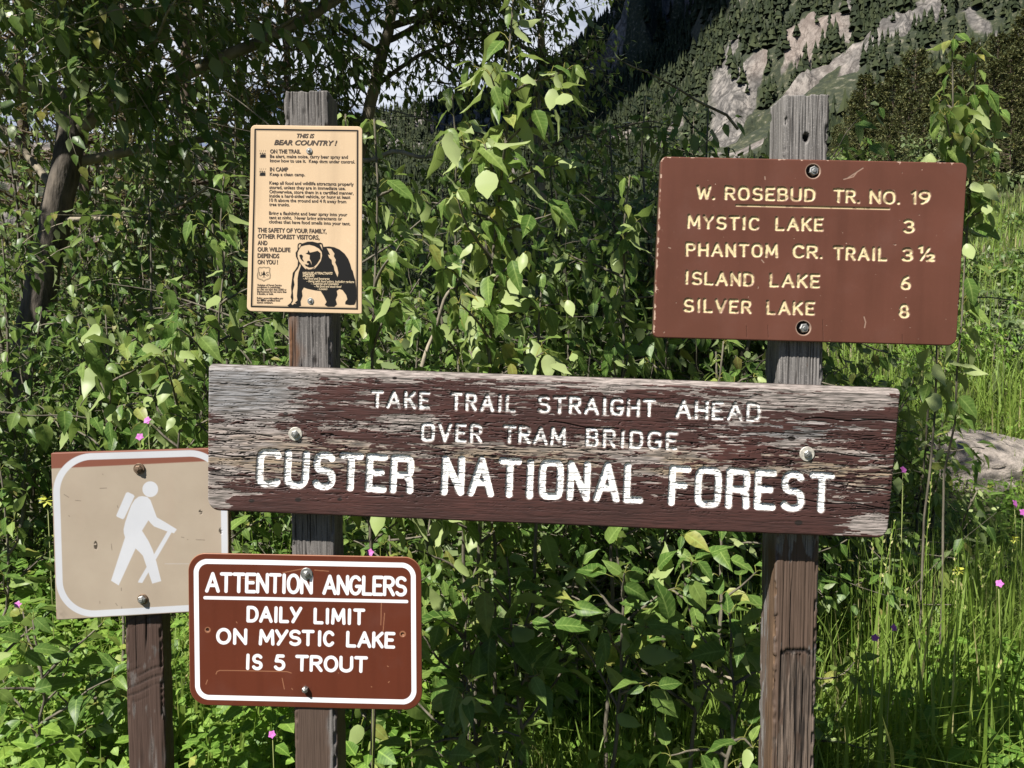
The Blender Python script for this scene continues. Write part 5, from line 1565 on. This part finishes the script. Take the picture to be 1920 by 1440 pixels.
X, Y = scatter(7300, 2.05, 16)
px = 960 + FPX * X / Y
dn = fbm(X / .8, Y / .8, 3, 9)
k = (dn > .36) & ~((px > 1420) & (Y < 5) & (dn < .55)) & ~((px < 330) & (px > 210) & (Y < 2.3))
X, Y, px = X[k], Y[k], px[k]
lf = Geo(); stg = Geo()
for x, y, p in zip(X, Y, px):
    z = float(H(x, y))
    h = rng.uniform(.10, .42) * (1.15 if p > 1380 or p < 500 else 1) * (.5 if p > 1690 and 3.6 < y < 6.6 else 1)
    nl = int(14 + 16 * rng.rand())
    L = rng.uniform(.022, .06)
    t = np.sqrt(rng.rand(nl))
    an = rng.rand(nl) * 6.28
    rr = (.03 + .12 * rng.rand(nl)) * (.4 + .6 * t)
    P = np.stack([x + rr * np.cos(an), y + rr * np.sin(an), z + h * t], -1)
    D = unit(np.stack([np.cos(an), np.sin(an), .2 - .5 * rng.rand(nl)], -1) + rng.normal(0, .3, (nl, 3)))
    N = unit(np.array([0, -.25, 1.0]) + rng.normal(0, .35, (nl, 3)))
    c = rng.rand() * .75
    leaves(lf, P, D, N, L * (.6 + .7 * rng.rand(nl)), 'mid' if y < 4 else 'low', 1.25, np.clip(c + .25 * rng.rand(nl), 0, 1))
o = lf.obj('undergrowth', M['cover'], None)
tag(o, 'mixed low leafy ground plants covering the clearing floor', 'undergrowth', kind='stuff')


def blades(geo, P, h, lean, az, w, rnd):
    n = len(P)
    s = np.array([0, .35, .7, 1.0])
    d = np.stack([np.cos(az), np.sin(az), 0 * az], -1); sd = np.stack([-np.sin(az), np.cos(az), 0 * az], -1)
    C = P[:, None] + h[:, None, None] * (s[None, :, None] * np.array([0, 0, 1.0]) * (1 - .35 * lean[:, None, None] * s[None, :, None]) + (lean[:, None, None] * (s ** 2)[None, :, None]) * d[:, None])
    ww = (w[:, None] * np.array([.8, 1, .7])[None])[..., None] * sd[:, None]
    Lf = C[:, :3] - ww; Rt = C[:, :3] + ww
    V = np.concatenate([Lf, Rt, C[:, 3:]], 1)
    off = (np.arange(n) * 7)[:, None, None]
    q = np.array([(0, 3, 4, 1), (1, 4, 5, 2)])[None] + off; t = np.array([(2, 5, 6)])[None] + off
    A = np.zeros((n, 7, 4)); A[..., 0] = rnd[:, None]; A[..., 1] = .5
    geo.add(V.reshape(-1, 3), [q.reshape(-1, 4), t.reshape(-1, 3)], A.reshape(-1, 4))


gr = Geo()
X, Y = scatter(140000, 2.0, 30)
px = 960 + FPX * X / Y
dn = fbm(X / .5, Y / .5, 3, 19)
prob = np.where(px > 1380, .95, np.where(px < 640, .45, .38)) * sst(.34, .55, dn) * np.where((px < 900) & (Y > 8), .3, 1)
k = (rng.rand(len(X)) < prob) & ~((px < 340) & (px > 200) & (Y < 2.35))
X, Y, px = X[k], Y[k], px[k]
n = len(X)
hh = rng.uniform(.12, .5, n) * np.where(px > 1380, 1.6, 1.0) * (1 + .25 * (fbm(X / .9, Y / .9, 2, 8) - .5))
hh *= np.where((px > 1690) & (Y > 3.6) & (Y < 6.6), .45, 1)
P = np.stack([X, Y, H(X, Y) - .02], -1)
blades(gr, P, hh, rng.rand(n) ** 1.5 * 1.1, rng.rand(n) * 6.28, .0020 + .0034 * rng.rand(n) + .0007 * np.clip(Y - 4, 0, 14), np.where(rng.rand(n) < .13, 1.0, rng.rand(n) ** 1.5 * .9))
tag(gr.obj('grass', M['grass'], None), 'tall green meadow grass growing through the clearing', 'grass', kind='stuff')

gr = Geo()
X, Y = scatter(72000, 8, 75)
px = 960 + FPX * X / Y
k = (px > 1330) & (fbm(X / 2.5, Y / 2.5, 3, 29) > .36)
X, Y = X[k], Y[k]; n = len(X)
P = np.stack([X, Y, H(X, Y) - .02], -1)
cl_ = fbm(X / 3, Y / 3, 3, 39)
blades(gr, P, rng.uniform(.2, .6, n), rng.rand(n) ** 1.5, rng.rand(n) * 6.28, .006 + .0011 * Y, np.where(rng.rand(n) < .12 + .9 * sst(.52, .7, cl_), 1.0, rng.rand(n) ** 1.2 * .9))
tag(gr.obj('bank_grass', M['bank_grass'], None), 'olive and straw coloured grass on the far sunny bank', 'grass', kind='stuff')

# tall grass tufts one can tell apart, right of the right post and below the signs
GG = 'tall grass tufts'
for i, (l, px, Y, top, hw, nb) in enumerate((('tall broad-bladed grass tuft right of the right post', 1690, 2.4, 1000, .09, 30), ('tall grass tuft at the bottom right with shaded blades', 1840, 2.3, 1090, .13, 44), ('slender grass tuft beside the upper right side of the right post', 1590, 2.8, 960, .1, 50), ('long-bladed grass tuft under the close pair of geraniums', 1660, 2.2, 1215, .12, 60), ('sunny grass tuft between the yellowing sprig and the geraniums', 1750, 2.7, 1030, .12, 60),
        ('grass tuft low at the right edge of the picture', 1910, 2.2, 1180, .1, 50), ('short thick grass tuft at the foot of the right post on its right', 1575, 2.15, 1290, .09, 50),
                                             ('grass tuft at the right edge in the sun', 1905, 2.9, 930, .1, 36), ('tall grass tuft between the hiker post and the anglers sign', 345, 2.5, 1200, .08, 34), ('grass tuft under the bottom edge of the anglers sign', 455, 2.3, 1300, .1, 36),
                                             ('grass tuft behind the gap between hiker sign and left post', 490, 3.0, 960, .08, 30), ('pale grass tuft low between the posts', 1010, 2.5, 1270, .14, 40), ('grass tuft at the bottom left of the hiker post', 190, 2.4, 1190, .1, 34),
                                             ('grass tuft left of the right post near the bottom', 1375, 2.45, 1270, .1, 34), ('tall dark grass tuft leaning in from the lower right corner', 1760, 2.15, 1150, .1, 34))):
    x = xat(px, 1200, Y); z = float(H(x, Y)); h = zat(top, Y) - z
    root = empty('grass_tuft', (x, Y, z), l, 'grass tuft', GG)
    g = Geo()
    P = np.stack([x + rng.normal(0, hw, nb), Y + rng.normal(0, hw * .7, nb), np.full(nb, z - .02)], -1)
    blades(g, P, h * rng.uniform(.55, 1.08, nb), rng.rand(nb) ** 1.4 * .55, rng.rand(nb) * 6.28, .003 + .0045 * rng.rand(nb), np.where(rng.rand(nb) < .15, 1, .9 * rng.rand(nb) ** 1.3))
    g.obj('blades', M['grass'], root)
    g2 = Geo()
    for q in range(4):
        p0 = np.array([x + rng.normal(0, hw), Y + rng.normal(0, hw * .6), z])
        Q = curve(p0, (rng.normal(0, .12), rng.normal(0, .1), 1), h * rng.uniform(.95, 1.2), 6, .05, 0, rng)
        g2.tube(Q, np.linspace(.0022, .0012, 7), 4)
        B2, T2 = sample(Q, np.linspace(.8, .995, 16))
        leaves(g2, B2, unit(T2 + rng.normal(0, .35, (16, 3))), unit(rng.normal(0, 1, (16, 3))), .016, 'low', .8, .9 + .1 * rng.rand(16))
    g2.obj('seed_stalks', M['grass'], root)

# ------------------------------------------------------------------ wild geraniums
m, nt, b = new_mat('magenta petal'); b.inputs['Base Color'].default_value = (.42, .10, .36, 1); b.inputs['Roughness'].default_value = .6; M['petal'] = m
m, nt, b = new_mat('yellow petal'); b.inputs['Base Color'].default_value = (.36, .38, .05, 1); b.inputs['Roughness'].default_value = .6; M['yellow'] = m
GF = 'pink wild geraniums'
FL = (('upper of two pink geraniums above the hiker sign', 276, 788, 2.25), ('lower of two pink geraniums above the hiker sign', 262, 819, 2.2), ('pink geranium right of the right post, right of a close pair', 1676, 1177, 2.12), ('pink geranium right of the right post, left of a close pair', 1641, 1196, 2.1),
      ('pink geranium in the sunny grass towards the right edge', 1874, 1094, 2.3), ('pink geranium under the anglers sign beside the left post', 510, 1377, 2.0), ('pink geranium low at the left edge beside the hiker sign', 33, 1134, 2.3), ('pink geranium beside the right end of the plank sign', 1694, 881, 2.9),
      ('upper pink geranium at the right edge below the boulder', 1903, 944, 2.9), ('lower pink geranium at the right edge below the boulder', 1918, 961, 2.9), ('pink geranium above the right corner of the anglers sign', 694, 1036, 2.05))
for l, px, py, Y in FL:
    c = at(px, py, Y); z = float(H(c[0], Y))
    root = empty('wild_geranium', (c[0], Y, z), l, 'flower', GF)
    g = Geo(); s2 = Geo()
    R = .0052 * Y
    nrm = unit(np.array([rng.normal(0, .3), -1, .5]))
    a = np.cross(nrm, [0, 0, 1.0]); a /= np.linalg.norm(a); b_2 = np.cross(nrm, a)
    an = np.arange(5) * 2 * math.pi / 5 + rng.rand()
    D = np.cos(an)[:, None] * a + np.sin(an)[:, None] * b_2 + .25 * nrm
    leaves(g, np.repeat(c[None], 5, 0), D, np.repeat(nrm[None], 5, 0), np.full(5, R), 'mid', 1.7)
    g.obj('blossom', M['petal'], root)
    base = np.array([c[0] + rng.normal(0, .03), Y + .02, z])
    s2.tube([base, (base + c) / 2 + [.01, 0, 0], c + np.array([0, .004, -.002])], [.002, .0015, .0012], 4)
    s2.obj('stalk', M['greentwig'], root)
GY = 'yellow leafed sprigs'
for l, px, py, Y in (('yellowing sprig in the grass right of the right post', 1795, 1068, 3.0), ('yellow flower head at the left of the hiker sign', 89, 936, 2.6), ('yellowing sprig near the right edge under the boulder', 1900, 1010, 4.0)):
    c = at(px, py, Y); z = float(H(c[0], Y))
    root = empty('yellow_sprig', (c[0], Y, z), l, 'flower', GY)
    g = Geo(); s2 = Geo()
    an = np.arange(7) * .9
    D = np.stack([np.cos(an), -.5 + 0 * an, np.sin(an) * .6], -1)
    leaves(g, np.repeat(c[None], 7, 0), D, np.tile([0, -.4, 1.0], (7, 1)), np.full(7, .028), 'mid', 1.0)
    g.obj('blossom', M['yellow'], root)
    base = np.array([c[0], Y + .02, z]); s2.tube([base, (base + c) / 2, c], .0018, 4)
    s2.obj('stalk', M['greentwig'], root)

# ------------------------------------------------------------------ boulder and fallen poles
m, nt, b = new_mat('pinkish granite')
n1 = noise(nt, 7, 10, rough=.68); n2 = noise(nt, 22, 8, rough=.7)
c = ramp(nt, n1, [(.28, (.19, .165, .142)), (.5, (.36, .31, .27)), (.7, (.45, .39, .34))])
c = mixc(nt, ramp(nt, n2, [(.35, .6), (.55, 0)]), c, (.12, .105, .09))
nt.links.new(c, b.inputs['Base Color']); b.inputs['Roughness'].default_value = .9
bump(nt, b, n2, .9, .05)
bY = 6.6; bx = xat(1870, 840, bY); bz = float(H(bx, bY))
th = np.linspace(0, 2 * math.pi, 90, endpoint=False)[None]; ph = np.linspace(-1.5, 1.57, 60)[:, None]
dx_ = np.cos(ph) * np.cos(th); dy_ = np.cos(ph) * np.sin(th); dz_ = np.sin(ph) + 0 * th
k = 1 + .5 * (fbm(dx_ * 1.3 + 5, dy_ * 1.3 + dz_ * 1.7, 4, 3) - .5) + .16 * (fbm(dx_ * 4 + 9, dz_ * 4 + dy_ * 3, 3, 13) - .5)
k = k + .05 * (fbm(dx_ * 11 + 3, dz_ * 11 + dy_ * 7, 3, 23) - .5) - .05 * sst(.03, .0, np.abs(fbm(dx_ * 2.4 + 7, dz_ * 3 + dy_ * 2, 3, 29) - .5))
k = np.minimum(k, 1.05 / (np.abs(.45 * dx_ + .8 * dz_ - .3 * dy_) + .55))
top = zat(803, bY)
V = np.stack([bx + .80 * dx_ * k, bY + .45 * dy_ * k, bz + (top - bz) * (dz_ * k * .95 + .08)], -1)
idx = np.arange(90 * 60).reshape(60, 90)
F = np.stack([idx[:-1], np.roll(idx[:-1], -1, 1), np.roll(idx[1:], -1, 1), idx[1:]], -1).reshape(-1, 4)
tag(link_mesh('boulder', V.reshape(-1, 3), [F], m), 'pinkish grey boulder half sunk in the grass at the right edge', 'boulder')
for l, A_, B_, r in (('pale fallen pole lying level in the thicket between the signs', (660, 470, 4.4), (1260, 497, 4.2), .017), ('thin fallen pole slanting behind the right side of the bear notice', (640, 310, 4.6), (830, 283, 4.4), .016), ('bent pale dead branch low under the plank sign by the right post', (1150, 1212, 2.6), (1425, 1285, 2.4), .008),
                     ('pale leaning dead stem in the thicket right of the bear notice', (790, 690, 3.0), (872, 480, 3.0), .008)):
    a = at(*A_); b_2 = at(*B_); s = np.linspace(0, 1, 14)[:, None]
    P = a + (b_2 - a) * s + np.stack([0 * s[:, 0], .03 * np.sin(s[:, 0] * 9), .012 * np.sin(s[:, 0] * 14) + .02 * np.sin(s[:, 0] * 4)], -1)
    g = Geo(); g.tube(P, np.linspace(r, r * .6, 14), 8)
    o = g.obj('dead_branch', M['palebark'], None)
    tag(o, l, 'dead branch', 'fallen dead branches')
